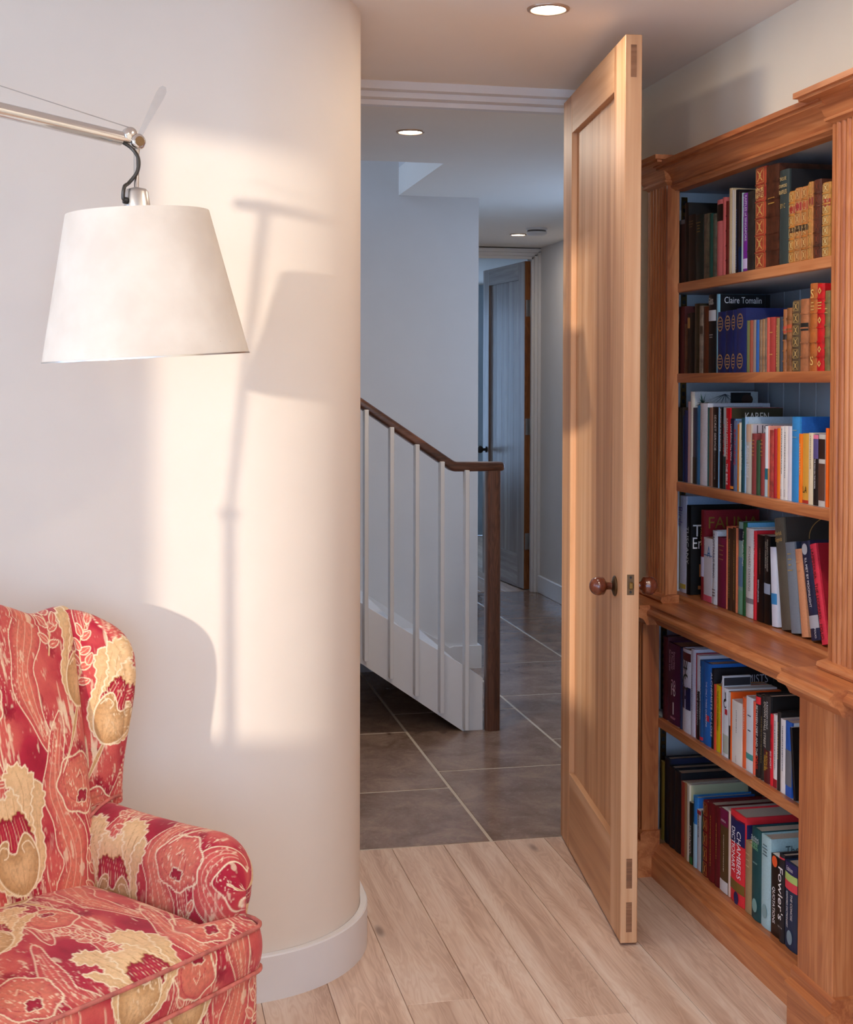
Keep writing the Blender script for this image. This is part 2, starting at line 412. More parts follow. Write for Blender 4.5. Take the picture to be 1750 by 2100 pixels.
# ------------------------------------------------------------------ hall shell
YS = 5.86
w = MB()
w.box(-1.7, 2.6, 3.76, 4.975, CZ, CZ + .12); w.box(-1.7, -.45, 4.975, YS, CZ, CZ + .12); w.box(1.13, 2.6, 4.975, 8.07, CZ, CZ + .12)
struct(w.build('ceiling_hall', M['ceil']))
w = MB()
w.box(1.13, 1.2, 4.975, YS, CZ + .12, 3.3); w.box(-.45, 1.2, 4.9, 4.975, CZ + .12, 3.3); w.box(-.45, 1.2, 4.9, YS, 3.3, 3.36); w.box(-.45, -.35, 4.975, 5.02, CZ + .12, 3.3); w.box(-.45, -.35, 5.82, YS, CZ + .12, 3.3); w.box(-.45, -.35, 5.02, 5.82, CZ + .0, CZ + .16); w.box(-.45, -.35, 5.02, 5.82, 3.1, 3.3)  # unseen left end set close so its opening brightens the visible side
struct(w.build('wall_lightwell', M['hall_wall']))
struct(MB().box(-1.7, 1.49, YS, 7.95, 0, 3.36).build('wall_stair', M['hall_wall']))
struct(wall_with_holes(2.40, 2.6, 3.76, 8.2, [(5.15, 5.75, .75, 1.98)]).build('wall_hall', M['hall_wall']))
w = wall_with_holes(-1.7, -1.5, 3.76, YS, [])
struct(w.build('wall_hall_end', M['hall_wall']))
window('added_window_6', 0, -.40, 5.02, 5.82, CZ + .16, 3.1)  # unseen window added to light the well's visible face blue
window('added_window_8', 0, 2.55, 5.15, 5.75, .75, 1.98)  # window added out of view behind the door to light the stair wall
w = MB(); w.box(1.49, 1.60, 7.95, 8.07, 0, CZ); w.box(2.362, 2.40, 7.95, 8.07, 0, CZ); w.box(1.60, 2.362, 7.95, 8.07, 2.025, CZ)
struct(w.build('wall_far', M['hall_wall']))
# architrave of the far door
w = MB()
for x0, x1, d in ((2.350, 2.364, .014), (2.3645, 2.382, .028), (2.3825, 2.3995, .042)):
    w.box(x0, x1, 7.95 - d, 7.96, 0, 2.024 + (x0 - 2.350))
for z0, z1, d in ((2.012, 2.030, .014), (2.0305, 2.050, .028), (2.0505, 2.072, .042)): w.box(1.5, 2.35 + (z1 - 2.020), 7.95 - d, 7.96, z0, z1)
struct(w.build('trim_3', M['trim']))
w = MB(); w.box(2.383, 2.40, 3.78, 7.9, 0, .105, .003)
struct(w.build('baseboard_hall', M['trim']))
w = MB(); w.prism([(.30, .80), (.30, .68), (1.36, 0), (1.505, 0), (1.505, .10), (1.38, .10), (1.36, .095)], 1, YS - .016, YS + .001); w.box(1.489, 1.505, YS, 7.94, 0, .10)
struct(w.build('baseboard_stair', M['trim']))
# far room
w = MB(); w.box(.4, .5, 8.07, 11, 0, CZ); w.box(3.6, 3.7, 8.07, 11, 0, CZ); w.box(.4, 1.2, 11, 11.1, 0, CZ); w.box(2.3, 3.7, 11, 11.1, 0, CZ); w.box(1.2, 2.3, 11, 11.1, 0, .5); w.box(1.2, 2.3, 11, 11.1, 1.95, CZ)
w.box(.4, 1.49, 7.97, 8.07, 0, CZ); w.box(2.4, 3.7, 7.97, 8.07, 0, CZ)
struct(w.build('wall_far_room', plain('pale_blue_paint', 'b8c4cc', .7, var=.01, scale=8)))
window('added_window_7', 1, 11.05, 1.2, 2.3, .5, 1.95)  # unseen window added to give the far room bluish light
struct(MB().box(.4, 3.7, 8.07, 11.1, CZ, CZ + .1).build('ceiling_far', M['ceil']))
ff = struct(MB().box(.4, 3.7, 7.98, 11.1, -.1, -.012).build('floor_far', M['dark']))
for i in range(22):
    o = MB().box(-.074, .074, -1.5, 1.5, -.012, 0, .001).build('plank', M['plank_far'], ff); o.location = (.475 + .15 * i, 9.485, 0)
struct(MB().box(.5, .515, 8.08, 11, 0, .12).build('baseboard_far', M['trim']))

# ------------------------------------------------------------------ lights set into the ceilings
M['lens'] = plain('lamp_lens', 'fff4e0', .4, emit=('fff0d8', 14.0))
def downlight(x, y, label, watt):
    t = empty('downlight', (x, y, CZ), 0, label, 'ceiling light', 'recessed ceiling downlights')
    MB().lathe([(.047, 0), (.046, -.003), (.041, -.005), (.0385, -.004), (.0375, .0), (.047, .0)], (0, 0, 0), n=40, cap=False).build('trim_ring', plain('ring_' + str(x), 'b89c86', .35, metal=.6), t, smooth=40)
    MB().lathe([(.0376, -.0022), (.025, -.003), (.001, -.0034)], (0, 0, 0), n=40, cap=False).build('lens', M['lens'], t, smooth=60)
    ld = bpy.data.lights.new('downlight_beam', 'AREA'); ld.shape = 'DISK'; ld.size = .07; ld.energy = watt * .27; ld.color = (1, .88, .74)
    l = bpy.data.objects.new('downlight_beam', ld); COL.objects.link(l); l.parent = t; l.location = (0, 0, -.008)
downlight(.888, 2.881, 'large bright recessed downlight above the oak door', 7.0)
downlight(.882, 4.375, 'recessed downlight in the hall ceiling near the light well', 24.0)
downlight(2.065, 7.243, 'small recessed downlight beside the smoke alarm', 7.0)
for x_, y_, p_, w_ in ((.888, 1.9, 24.0, 'nearer the camera than the oak door'), (.888, .8, 26.0, 'over the middle of the room by the bookcase wall'), (.888, -.4, 20.0, 'farthest from the oak door by the bookcase wall'), (-.75, .8, 5.0, 'over the swing-arm lamp side'), (-.75, -.4, 6.0, 'by the window wall')):
    downlight(x_, y_, 'added downlight in the room ceiling ' + w_, p_)  # extra downlights added out of view as warm fill for the room
t = empty('smoke_alarm', (2.076, 6.927, CZ), 0, 'round white smoke alarm on the hall ceiling', 'smoke alarm')
MB().lathe([(.056, 0), (.056, -.010), (.053, -.012)], (0, 0, 0), n=40).build('base', M['white'], t, smooth=40)
MB().lathe([(.049, -.012), (.049, -.021)], (0, 0, 0), n=40).build('vent_ring', plain('grey_vent', '6a6462', .6), t, smooth=40)
MB().lathe([(.054, -.021), (.053, -.030), (.044, -.036), (.01, -.038)], (0, 0, 0), n=40).build('cover', M['white'], t, smooth=40)

# ------------------------------------------------------------------ staircase
st = empty('staircase', (1.24, 4.8, 0), 0, 'white-painted staircase with walnut handrail and slim white balusters', 'staircase')
O_ = (1.24, 4.8, 0)
zl = lambda x: .264 - .70 * (x - .785)
zu = lambda x: .481 - .635 * (x - .784)
xl_ = -1.05
MB().prism([(1.163, 0.0005), (1.239, .0005), (1.239, .19), (1.154, .246), (xl_, zu(xl_)), (xl_, zl(xl_))], 1, 4.792, 4.828).build('stringer', M['white'], st, off=O_)
for k in range(8):
    x1 = 1.2 - .275 * k; x0 = x1 - .275; z = .19 * (k + 1)
    MB().box(x0 - .0, x1 + .018, 4.83, YS - .018, z - .028, z, .004).build('tread', M['white'], st, off=O_)
    MB().box(x1 - .015, x1 - .001, 4.83, YS - .018, z - .19 + .0005, z - .0285).build('riser', M['white'], st, off=O_)
V = [(1.13, .02), (xl_, zl(xl_) + .0), (xl_, zl(xl_) + .02), (1.15, .03)]
MB().prism(V, 1, 4.83, YS - .02).build('soffit', M['white'], st, off=O_)
def bev(o, wdt, seg=2):
    me = o.data; bm = bmesh.new(); bm.from_mesh(me)
    bmesh.ops.bevel(bm, geom=list(bm.edges), offset=wdt, segments=seg, profile=.5, affect='EDGES'); bm.to_mesh(me); bm.free()
    me.polygons.foreach_set('use_smooth', [True] * len(me.polygons)); me.set_sharp_from_angle(angle=R(50)); return o
sl = -(1.206 - .979) / (1.122 - .785)
xt = .25
P_ = [(1.314, .944), (1.314, .977), (1.13, .979), (xt, .979 + sl * (xt - 1.13)), (xt, .938 + sl * (xt - 1.135)), (1.118, .944)]
bev(MB().prism(P_, 1, 4.765, 4.823).build('handrail', M['walnut_x'], st, off=O_), .012, 3)
pp = []
for k in range(16):
    a = 2 * math.pi * k / 16
    pp.append((1.2745 + .0275 * math.copysign(abs(math.cos(a)) ** .6, math.cos(a)), 4.795 + .028 * math.copysign(abs(math.sin(a)) ** .6, math.sin(a))))
MB().prism(pp, 2, .0005, .946).build('newel_post', M['walnut'], st, smooth=25, off=O_)
for k in range(10):
    x = 1.1625 - .0918 * k
    zt = .95 if x > 1.12 else .942 + sl * (x - 1.13)
    MB().box(x, x + .0145, 4.748, 4.7915, .012 + .72 * (1.1625 - x), zt, .0012).build('baluster', M['white'], st, off=O_)
# ------------------------------------------------------------------ oak door standing open
DX, DY = 1.064, 2.875
dang = -math.atan2(1.16 - 1.064, 3.615 - 2.875)          # local +y runs from lock edge to hinge edge, local -x faces the room
door = empty('oak_door', (DX, DY, 0), dang, 'pale oak panelled door standing open beside the bookcase', 'door')
DL, DH, DT = .746, 2.033, .038
Z0 = .006
MB().box(0, DT, 0, .112, Z0, DH, .0015).build('stile', M['door_z'], door)
MB().box(0, DT, DL - .121, DL, Z0, DH, .0015).build('stile', M['door_z'], door)
MB().box(0.0002, DT - .0002, .1122, DL - .1212, 1.929, DH, .001).build('top_rail', M['door_y'], door)
MB().box(0.0002, DT - .0002, .1122, DL - .1212, Z0, .212, .001).build('bottom_rail', M['door_y'], door)
MB().box(.014, DT - .014, .1122, DL - .1212, .212, 1.929).build('panel', M['door_z'], door)
for z0, z1 in ((1.9394, 2.0106), (.130, .197), (.0314, .0986)):
    MB().box(.0125, .0255, -.0006, .004, z0, z1).build('tenon', M['door_end'], door)
lp = MB().box(.0105, .0265, -.0012, .004, .790, .8355, .0004).build('latch_plate', M['bronze'], door)
MB().box(.0145, .0235, -.0085, .003, .8035, .8185, .002).build('latch_bolt', M['brass'], lp)
for z in (.7965, .8292): MB().lathe([(.0028, 0), (.0028, .0006)], (.0185, -.0013, z), (0, -1, 0), n=12).build('screw', M['black'], lp)
for s in (-1, 1):
    x0 = 0 if s < 0 else DT
    kb = MB().lathe([(.0225, 0), (.0235, .002), (.021, .0045), (.013, .007), (.0095, .009)], (x0, .072, .8), (s, 0, 0), n=36).build('rose', M['bronze'], door, smooth=50)
    prof = [(.0085, .008), (.0085, .018), (.0105, .022), (.016, .0245), (.0185, .0265), (.0205, .029)]
    for k in range(11):
        a = -.35 + (math.pi / 2 + .35) * k / 10
        prof.append((max(.0005, .0215 * math.cos(a)), .0395 + .0205 * math.sin(a)))
    MB().lathe(prof, (x0, .072, .8), (s, 0, 0), n=36).build('knob', M['knobwood'], door, smooth=60)
for z in (.25, 1.02, 1.80):
    MB().box(.034, .046, DL - .002, DL + .006, z - .05, z + .05).build('hinge', M['steel'], door)

# far door leaf, opened into the room beyond
fd = empty('weathered_oak_door', (2.358, 7.995, 0), R(4.9), 'greyish oak door standing ajar at the far end of the hall', 'door')
# local +y = away from hinge into the far room, -x face seen from the hall
FL, FH, FT = .76, 2.005, .036
MB().box(-FT, 0, 0, .11, .008, FH, .0015).build('stile', M['greyoak_z'], fd)
MB().box(-FT, 0, FL - .11, FL, .008, FH, .0015).build('stile', M['greyoak_z'], fd)
MB().box(-FT + .0002, -.0002, .1102, FL - .1102, 1.90, FH).build('top_rail', M['greyoak_x'], fd)
MB().box(-FT + .0002, -.0002, .1102, FL - .1102, .008, .21).build('bottom_rail', M['greyoak_x'], fd)
for k in range(5):
    yw = (FL - .2204) / 5
    MB().box(-FT + .013, -.013, .1102 + yw * k + .0004, .1102 + yw * (k + 1) - .0004, .21, 1.90, .001).build('panel_board', M['greyoak_z'], fd)
MB().box(-FT + .0005, -.0005, -.0012, 0, .008, FH).build('hinge_edge', M['orange_edge'], fd)
for z in (.30, 1.0, 1.72):
    h = MB().box(-.030, -.002, -.004, -.0013, z - .05, z + .05).build('hinge', M['steel'], fd)
    MB().lathe([(.005, -.05), (.005, .05)], (.002, -.003, z), n=12).build('pin', M['steel'], h, smooth=40)
for s in (-1, 1):
    MB().lathe([(.02, 0), (.02, .004), (.009, .008), (.009, .022), (.02, .03), (.025, .042), (.022, .054), (.01, .06)], (-FT if s < 0 else 0, FL - .07, .83), (s, 0, 0), n=24).build('knob', M['black'], fd, smooth=50)

# ------------------------------------------------------------------ bookcase
BC = (1.27, 2.86, 0)
bc = empty('bookcase', BC, 0, 'built-in oak bookcase with fluted pilasters, filled with books', 'bookcase')
def part(mb, name, mat, smooth=None, parent=None): return mb.build(name, mat, parent or bc, smooth, off=BC if parent is None else BC)
PIL = [(3.28, 3.416), (2.304, 2.442), (1.33, 1.468)]
def fluted(mb, xf, xb, y0, y1, z0, z1, nf=6, margin=.010, dep=.006):
    """pilaster: plain edges and a field of rounded reeds between them"""
    pts = [(xb, y0), (xf, y0), (xf, y0 + margin)]
    wd = (y1 - y0 - 2 * margin) / nf
    for k in range(nf):
        c = y0 + margin + wd * (k + .5)
        for j in range(7):
            a = math.pi * j / 6
            pts.append((xf + dep - dep * 1.25 * math.sin(a), c - wd * .46 * math.cos(a)))
    pts += [(xf, y1 - margin), (xf, y1), (xb, y1)]
    return mb.prism(pts, 2, z0, z1)
for i, (y0, y1) in enumerate(PIL):
    part(fluted(MB(), 1.33, 1.362, y0, y1, .716, 1.768), 'upper_pilaster', M['case_z'])
    part(fluted(MB(), 1.27, 1.314, y0, y1, .095, .672, margin=.02 if i else .012) if i == 0 else MB().box(1.27, 1.314, y0, y1, .095, .672, .0015), 'lower_pilaster', M['case_z'])
    part(MB().prism([(1.255, 0), (1.255, .068), (1.249, .074), (1.249, .088), (1.262, .094), (1.262, .112), (1.27, .118), (1.314, .118), (1.314, 0)], 1, y0 - .012, y1 + .012), 'plinth', M['case_y'])
    part(MB().prism([(1.317, .7015), (1.312, .708), (1.314, .716), (1.34, .722), (1.362, .722), (1.362, .7015)], 1, y0 - .014, y1 + .014), 'pilaster_foot', M['case_y'])
CORN = [(.0, .0), (-.004, .004), (-.0115, .007), (-.0125, .012), (-.008, .0135), (-.012, .018), (-.016, .030), (-.024, .040), (-.036, .047), (-.048, .0505), (-.0485, .056), (-.056, .057), (-.056, .068), (.03, .068), (.03, .0)]
def cornice(y0, y1, xf, zb, ret=0.0, name='cornice'):
    """moulded cornice; ret > 0 mitres the profile round both ends"""
    mb = MB()
    if ret == 0: mb.prism([(xf + a, zb + b_) for a, b_ in CORN], 1, y0, y1)
    else:
        m2 = len(CORN); V = []
        for a, b_ in CORN:
            a2 = min(a, 0); V += [(1.42, y0 + a2, zb + b_), (xf + a2, y0 + a2, zb + b_), (xf + a2, y1 - a2, zb + b_), (1.42, y1 - a2, zb + b_)]
        F = []
        K = len(CORN) - 1      # skip the back edge
        for r0 in range(K):
            for c in range(3): F.append((r0 * 4 + c, r0 * 4 + c + 1, (r0 + 1) * 4 + c + 1, (r0 + 1) * 4 + c))
        mb.add(V, F)
    part(mb, name, M['case_y'], 25)
for i in range(2): cornice(PIL[i + 1][1] - .01, PIL[i][0] + .01, 1.350, 1.753)
for y0, y1 in PIL: cornice(y0, y1, 1.330, 1.766, .01, 'capital')
# ledge with moulded nose, stepping forward over each pilaster
NOSE = [(0, 0), (.002, -.006), (0, -.010), (-.006, -.014), (-.0085, -.020), (-.006, -.027), (.004, -.032), (.010, -.034), (.016, -.042), (.020, -.05)]
def ledge(y0, y1, xf):
    poly = [(xf + .0085 + a, .7015 + b_) for a, b_ in NOSE] + [(1.42, .6515), (1.42, .7015)]
    part(MB().prism(poly, 1, y0, y1), 'ledge', M['case_y'], 25)
for i in range(2): ledge(PIL[i + 1][1] + .034, PIL[i][0] - .034, 1.266)
for y0, y1 in PIL: ledge(y0 - .034, y1 + .034, 1.238)
for i in range(2):
    y0, y1 = PIL[i + 1][1], PIL[i][0]
    part(MB().prism([(1.378, .7017), (1.378, .708), (1.384, .7145), (1.64, .7145), (1.64, .7017)], 1, y0 - .09, y1 + .09), 'book_rest', M['case_y'])
    # base with moulded top
    part(MB().prism([(1.292, 0), (1.292, .052), (1.298, .058), (1.300, .066), (1.305, .070), (1.309, .080), (1.318, .0845), (1.64, .0845), (1.64, 0)], 1, y0 + .012, y1 - .012), 'base_board', M['case_y'])
    # shelves: painted board with an oak lipping
    for z, xf in ((1.517, 1.358), (1.287, 1.358), (1.010, 1.358), (.405, 1.312)):
        sh = part(MB().box(xf + .014, 1.612, y0 - .09, y1 + .09, z - .022, z), 'shelf', M['case_paint'])
        part(MB().box(xf, xf + .0138, y0 + .0005, y1 - .0005, z - .023, z + .0005, .0015), 'lipping', M['case_y'], None, sh)
        sh2 = sh
    part(MB().box(1.372, 1.612, y0 - .09, y1 + .09, 1.762, 1.78), 'top_board', M['case_paint'])
    for ys in (y1 + .092, y0 - .107):
        for xa, za, zb_ in ((1.3635, .7147, 1.78), (1.3155, .0847, .651)): part(MB().box(xa, 1.64, ys, ys + .015, za, zb_), 'side_panel', M['case_paint'])
    # match-boarded back
    nbd = 12; bw = (y1 - y0 + .18) / nbd
    for k in range(nbd):
        for z0, z1 in ((.085, .655), (.715, 1.762)):
            part(MB().box(1.6135, 1.63, y0 - .09 + bw * k + .0012, y0 - .09 + bw * (k + 1) - .0012, z0, z1, .002), 'back_board', M['case_paint'])
    # slotted brass shelf strips let into the side
    for xs, z0, z1 in ((1.405, .72, 1.75), (1.355, .09, .65)):
        if i == 0:
            sp = part(MB().box(xs, xs + .016, y1 + .0885, y1 + .0915, z0, z1), 'shelf_strip', M['brass'])
            sm = MB()
            z = z0 + .01
            while z < z1 - .01: sm.box(xs + .004, xs + .012, y1 + .0879, y1 + .0889, z, z + .010); z += .02
            o = part(sm, 'slots', M['black'], None, sp); o['kind'] = 'stuff'
# ------------------------------------------------------------------ books
BOOKS = [
('top', 1.369, 1.517, [
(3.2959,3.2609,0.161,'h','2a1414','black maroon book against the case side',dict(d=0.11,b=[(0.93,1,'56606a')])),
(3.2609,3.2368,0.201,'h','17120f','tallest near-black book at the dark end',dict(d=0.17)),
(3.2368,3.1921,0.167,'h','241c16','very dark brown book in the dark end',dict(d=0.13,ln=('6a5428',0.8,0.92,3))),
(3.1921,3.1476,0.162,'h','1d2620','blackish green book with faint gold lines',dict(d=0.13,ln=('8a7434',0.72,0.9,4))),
(3.1461,3.1095,0.159,'h','6a5f4c','mottled grey-brown worn book',dict(d=0.13,m=1)),
(3.1095,3.0867,0.156,'h','1c4a40','slim teal-green clothbound book',dict(d=0.13)),
(3.0867,3.0672,0.153,'h','5e5848','mottled grey book beside the salmon pink one',dict(d=0.13,m=1)),
(3.0672,3.0315,0.183,'h','d8716c','salmon pink book with a dark spine label',dict(d=0.13,b=[(0.72,0.94,'241410')])),
(3.0315,3.0153,0.185,'h','c9625c','salmon pink book with an unlettered spine',dict(d=0.12)),
(3.0153,3.0007,0.174,'l','6a1e14','narrow dark red leather book',dict(d=0.12,nb=4)),
(3.0,2.9821,0.202,'h','cdb48a','tall buff cloth book',dict(d=0.165)),
(2.9821,2.9719,0.196,'p','ece6da','thin white booklet beside the buff book',dict(d=0.15)),
(2.9719,2.9624,0.195,'p','e6d9bd','thin cream booklet beside the black one',dict(d=0.15)),
(2.9624,2.9489,0.194,'p','14121a','thin black booklet with blue marks',dict(d=0.15,ln=('7c8cc0',0.05,0.75,1))),
(2.9489,2.9315,0.187,'p','2c2023','dark booklet with a navy lower half',dict(d=0.15,b=[(0,0.32,'12284e')])),
(2.9315,2.9249,0.183,'p','a9c4b8','very thin pale green booklet',dict(d=0.14)),
(2.9249,2.9,0.18,'p','8a2f9c','bright purple paperback with white lettering',dict(d=0.14,t=[('v', 'RAFFLES of SINGAPORE', 'ffffff', 0.68, 0.58, 0.42, 0.22), ('v', 'Emily Hahn', 'ecd2f2', 0.83, 0.25, 0.34, -0.27)],b=[(0.04,0.17,'e6d0ea')])),
(2.9,2.8639,0.18,'h','332c26','dark charcoal leather book with worn edges',dict(d=0.15,m=1,nb=3)),
(2.862,2.8077,0.227,'l','a8442c','tall red-brown leather book with gold tooled panels',dict(d=0.2,nb=5,tool='f0c070',b=[(0.7,0.8,'8c2420')],t=[('x','MEMOIR','f2cf86',0.775,0.7,0.3,0),('x','RAFFLES','f2cf86',0.725,0.7,0.3,0)])),
(2.8053,2.7428,0.223,'l','4e2818','tall dark brown worn leather folio',dict(d=0.21,m=1,nb=5,ln=('caa04c',0.6,0.7,2))),
(2.7416,2.6976,0.204,'h','2e3a38','dark slate-green cloth book with gilt title',dict(d=0.17,cv='15161a',t=[('x', 'THE LIFE', 'd8b878', 0.905, 0.7, 0.4, 0), ('x', 'STAMFORD', 'd8b878', 0.83, 0.85, 0.4, 0), ('x', 'RAFFLES', 'd8b878', 0.765, 0.8, 0.4, 0), ('x', 'BY C', 'b89858', 0.62, 0.5, 0.3, 0)])),
(2.6976,2.6705,0.153,'l','b9762e','gilt tan leather volume next to the slate-green book',dict(d=0.12,nb=5,tool='f6d890',b=[(0.69,0.79,'9c2e22'),(0.42,0.5,'4a2c18')])),
(2.6693,2.6405,0.156,'l','b4733a','tan leather volume with red and brown labels',dict(d=0.12,nb=5,tool='f0cc8c',b=[(0.69,0.8,'9c2a2c'),(0.41,0.5,'3c2818')])),
(2.6389,2.6111,0.155,'l','b06c2e','tan leather volume with a rust label',dict(d=0.12,nb=5,tool='f0cc8c',b=[(0.69,0.8,'a84a2c'),(0.41,0.5,'3a2a18')])),
(2.6101,2.5908,0.161,'l','b97b3a','taller tan leather volume beside the charred brown one',dict(d=0.13,nb=5,tool='e8bc70',b=[(0.7,0.8,'8c3420')])),
(2.5898,2.5583,0.162,'l','5c3022','blackened brown tooled leather book',dict(d=0.13,m=1,nb=5,tool='8c4c38')),
(2.5542,2.5214,0.151,'l','bd8640','pale gilt leather book at the pilaster end',dict(d=0.13,nb=6,tool='f8dfa0',b=[(0.68,0.78,'a03c2c')])),
]),
('second', 1.369, 1.287, [
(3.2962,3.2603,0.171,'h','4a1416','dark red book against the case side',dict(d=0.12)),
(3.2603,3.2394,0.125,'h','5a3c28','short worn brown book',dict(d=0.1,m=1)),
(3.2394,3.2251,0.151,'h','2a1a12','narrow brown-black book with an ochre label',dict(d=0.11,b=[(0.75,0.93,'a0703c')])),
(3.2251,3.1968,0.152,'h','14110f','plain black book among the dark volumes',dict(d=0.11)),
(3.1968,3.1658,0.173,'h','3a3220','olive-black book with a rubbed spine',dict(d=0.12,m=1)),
(3.1658,3.1445,0.166,'h','8a7a6a','faded taupe book with dark lettering block',dict(d=0.12,m=1,b=[(0.58,0.7,'4a3c30')])),
(3.1445,3.1108,0.163,'h','5a2c14','plain russet brown book',dict(d=0.12)),
(3.1101,3.0676,0.19,'h','0e0f12','black biography with a portrait and white lettering',dict(d=0.14,t=[('x','Claire','e8e4d8',0.93,0.6,0.4,0),('x','Tomalin','e8e4d8',0.89,0.7,0.4,0)],b=[(0.66,0.8,'c8ccd0')],c=[('Claire Tomalin', 'f2f2ee', 0.12, 0.925, 0.76)],ln=('b0b0b0',0.44,0.5,2))),
(3.0676,3.056,0.189,'p','7fb0c4','slim light blue book beside the black biography',dict(d=0.12,cv='0e1014',c=[('Claire Tomalin', 'f2f2ee', 0.12, 0.925, 0.8)])),
(3.056,3.0149,0.145,'h','1a2252','navy volume with gilt wreaths, nearest the biography',dict(d=0.13,wr=1)),
(3.0128,2.9775,0.146,'h','182050','second navy wreath volume of the set',dict(d=0.13,wr=1)),
(2.9768,2.9537,0.146,'h','1b2458','narrowest navy wreath volume of the set',dict(d=0.13,wr=1)),
(2.953,2.9025,0.148,'h','202a60','navy volume with bright gilt wreaths beside the thin books',dict(d=0.145,wr=1)),
(2.8999,2.8837,0.118,'p','7e8450','thin olive green book',dict(d=0.1)),
(2.8837,2.8689,0.118,'h','9a4a30','thin rust brown book',dict(d=0.1)),
(2.8689,2.853,0.118,'p','a08c7c','thin grey-beige book',dict(d=0.1)),
(2.853,2.8341,0.117,'h','2a5ca0','thin bright blue book',dict(d=0.1)),
(2.8341,2.8197,0.117,'h','8a6c4c','thin tan patterned book next to the blue spine',dict(d=0.1,m=1)),
(2.8197,2.8061,0.118,'h','9a7048','thin brown book in the middle of the tan trio',dict(d=0.1,m=1)),
(2.8061,2.7957,0.119,'h','7c6a52','thin grey-tan book with blue flecks',dict(d=0.1,m=1)),
(2.7957,2.783,0.12,'h','c0503c','thin coral red book',dict(d=0.1)),
(2.783,2.7559,0.12,'h','a83c34','brick red book with gilt ornament',dict(d=0.1,ln=('e0a860',0.12,0.92,2))),
(2.7541,2.7364,0.117,'h','8c7444','thin olive book with gilt scrollwork',dict(d=0.1,ln=('e8c474',0.1,0.85,1))),
(2.7364,2.7212,0.119,'h','2c3440','thin slate book at the end of the small volumes',dict(d=0.1)),
(2.72,2.7033,0.134,'l','9a6034','worn tan leather book with a dark patch',dict(d=0.11,nb=5,b=[(0.62,0.73,'b4442c'),(0.5,0.6,'2a2018')])),
(2.7033,2.6799,0.136,'l','8f5c34','worn mottled brown leather twin with red label',dict(d=0.11,m=1,nb=5,b=[(0.62,0.74,'b4502c')])),
(2.6765,2.6419,0.15,'l','5c4a34','olive-brown leather book with gilt dots',dict(d=0.12,nb=5,tool='e0c07c')),
(2.6408,2.607,0.151,'l','a86a44','scuffed tan leather book with a black label',dict(d=0.12,nb=4,b=[(0.56,0.67,'1a1e1e')])),
(2.6027,2.5714,0.181,'l','b4642c','tall chestnut leather book with gilt initials',dict(d=0.14,nb=5,t=[('x','S','f0c878',0.88,0.4,0.6,0),('x','S','f0c878',0.12,0.4,0.6,0)],ln=('f0c878',0.68,0.8,3))),
(2.5693,2.5382,0.178,'l','c8141c','tall scarlet leather book with gilt diamonds',dict(d=0.15,nb=5,dia='f4cc74',ln=('f4cc74',0.7,0.8,3))),
(2.5372,2.5163,0.162,'l','7a6a3c','olive leather book at the pilaster end',dict(d=0.12,nb=6,ln=('e8cc80',0.7,0.8,2))),
]),
('third', 1.376, 1.01, [
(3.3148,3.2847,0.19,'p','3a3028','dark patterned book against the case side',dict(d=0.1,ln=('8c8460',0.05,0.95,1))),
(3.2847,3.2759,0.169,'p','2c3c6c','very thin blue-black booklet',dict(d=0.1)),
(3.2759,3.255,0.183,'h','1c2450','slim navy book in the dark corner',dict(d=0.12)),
(3.2533,3.2344,0.206,'p','d8bcc0','thin pale pink book',dict(d=0.13)),
(3.2344,3.2173,0.231,'h','d6cfc0','tall picture book with pine branches on its cover',dict(d=0.175,cv='c4c8c8',pine=1)),
(3.2173,3.1938,0.191,'p','2a3c54','navy and dark green paperback',dict(d=0.13,b=[(0,0.35,'1c2a24')])),
(3.1938,3.1755,0.197,'p','1f78b0','bright blue slim book beside the wide white one',dict(d=0.13)),
(3.1755,3.1298,0.203,'h','dcdce4','wide white book',dict(d=0.165)),
(3.1298,3.1218,0.193,'p','2c5a58','very thin dark teal book',dict(d=0.12)),
(3.1218,3.1114,0.193,'p','8a5c48','thin cocoa brown book',dict(d=0.12)),
(3.1114,3.0987,0.193,'p','a07864','thin tan-brown book beside the black spine',dict(d=0.12)),
(3.0987,3.0666,0.195,'p','100f12','black paperback with a serif white title',dict(d=0.13,t=[('v', 'SECRET SERVICE', 'f0f0ec', 0.68, 0.44, 0.42, 0.1)],ln=('8a8a8a',0.1,0.5,1))),
(3.0666,3.0573,0.194,'p','7fb4dc','very thin sky blue spine',dict(d=0.13)),
(3.0573,3.0389,0.194,'p','0f1014','narrow black paperback with bold white title',dict(d=0.13,t=[('v', 'PHANTOM OF THE GUILLOTINE', 'ffffff', 0.72, 0.52, 0.5, 0)])),
(3.0389,3.0237,0.195,'p','a8aaa8','grey photo-spined paperback with red letters',dict(d=0.13,t=[('v','HISTORIA','c82430',0.6,0.4,0.6,0)],b=[(0,0.4,'1e3a38')])),
(3.0237,3.0012,0.194,'p','c41420','scarlet paperback with white capitals',dict(d=0.135,cv='3a3420',t=[('v', 'KAREN ARMSTRONG', 'f4e8e0', 0.62, 0.5, 0.42, 0), ('v', 'THE BIBLE', 'ffffff', 0.19, 0.26, 0.46, 0)],c=[('KAREN','e8e4d8',0.28,0.895,0.45)])),
(3.0012,2.9819,0.169,'p','1c1c3a','dark indigo paperback with a script title',dict(d=0.125,cv='6a9cc8',t=[('v', 'Land Below The Wind', 'f0f0f8', 0.67, 0.5, 0.5, 0)],b=[(0.02,0.06,'f08a28')])),
(2.9819,2.9621,0.165,'p','6c7c9c','grey-blue paperback with red capitals',dict(d=0.12,t=[('v','KATHARINE','c8202c',0.62,0.5,0.6,0)])),
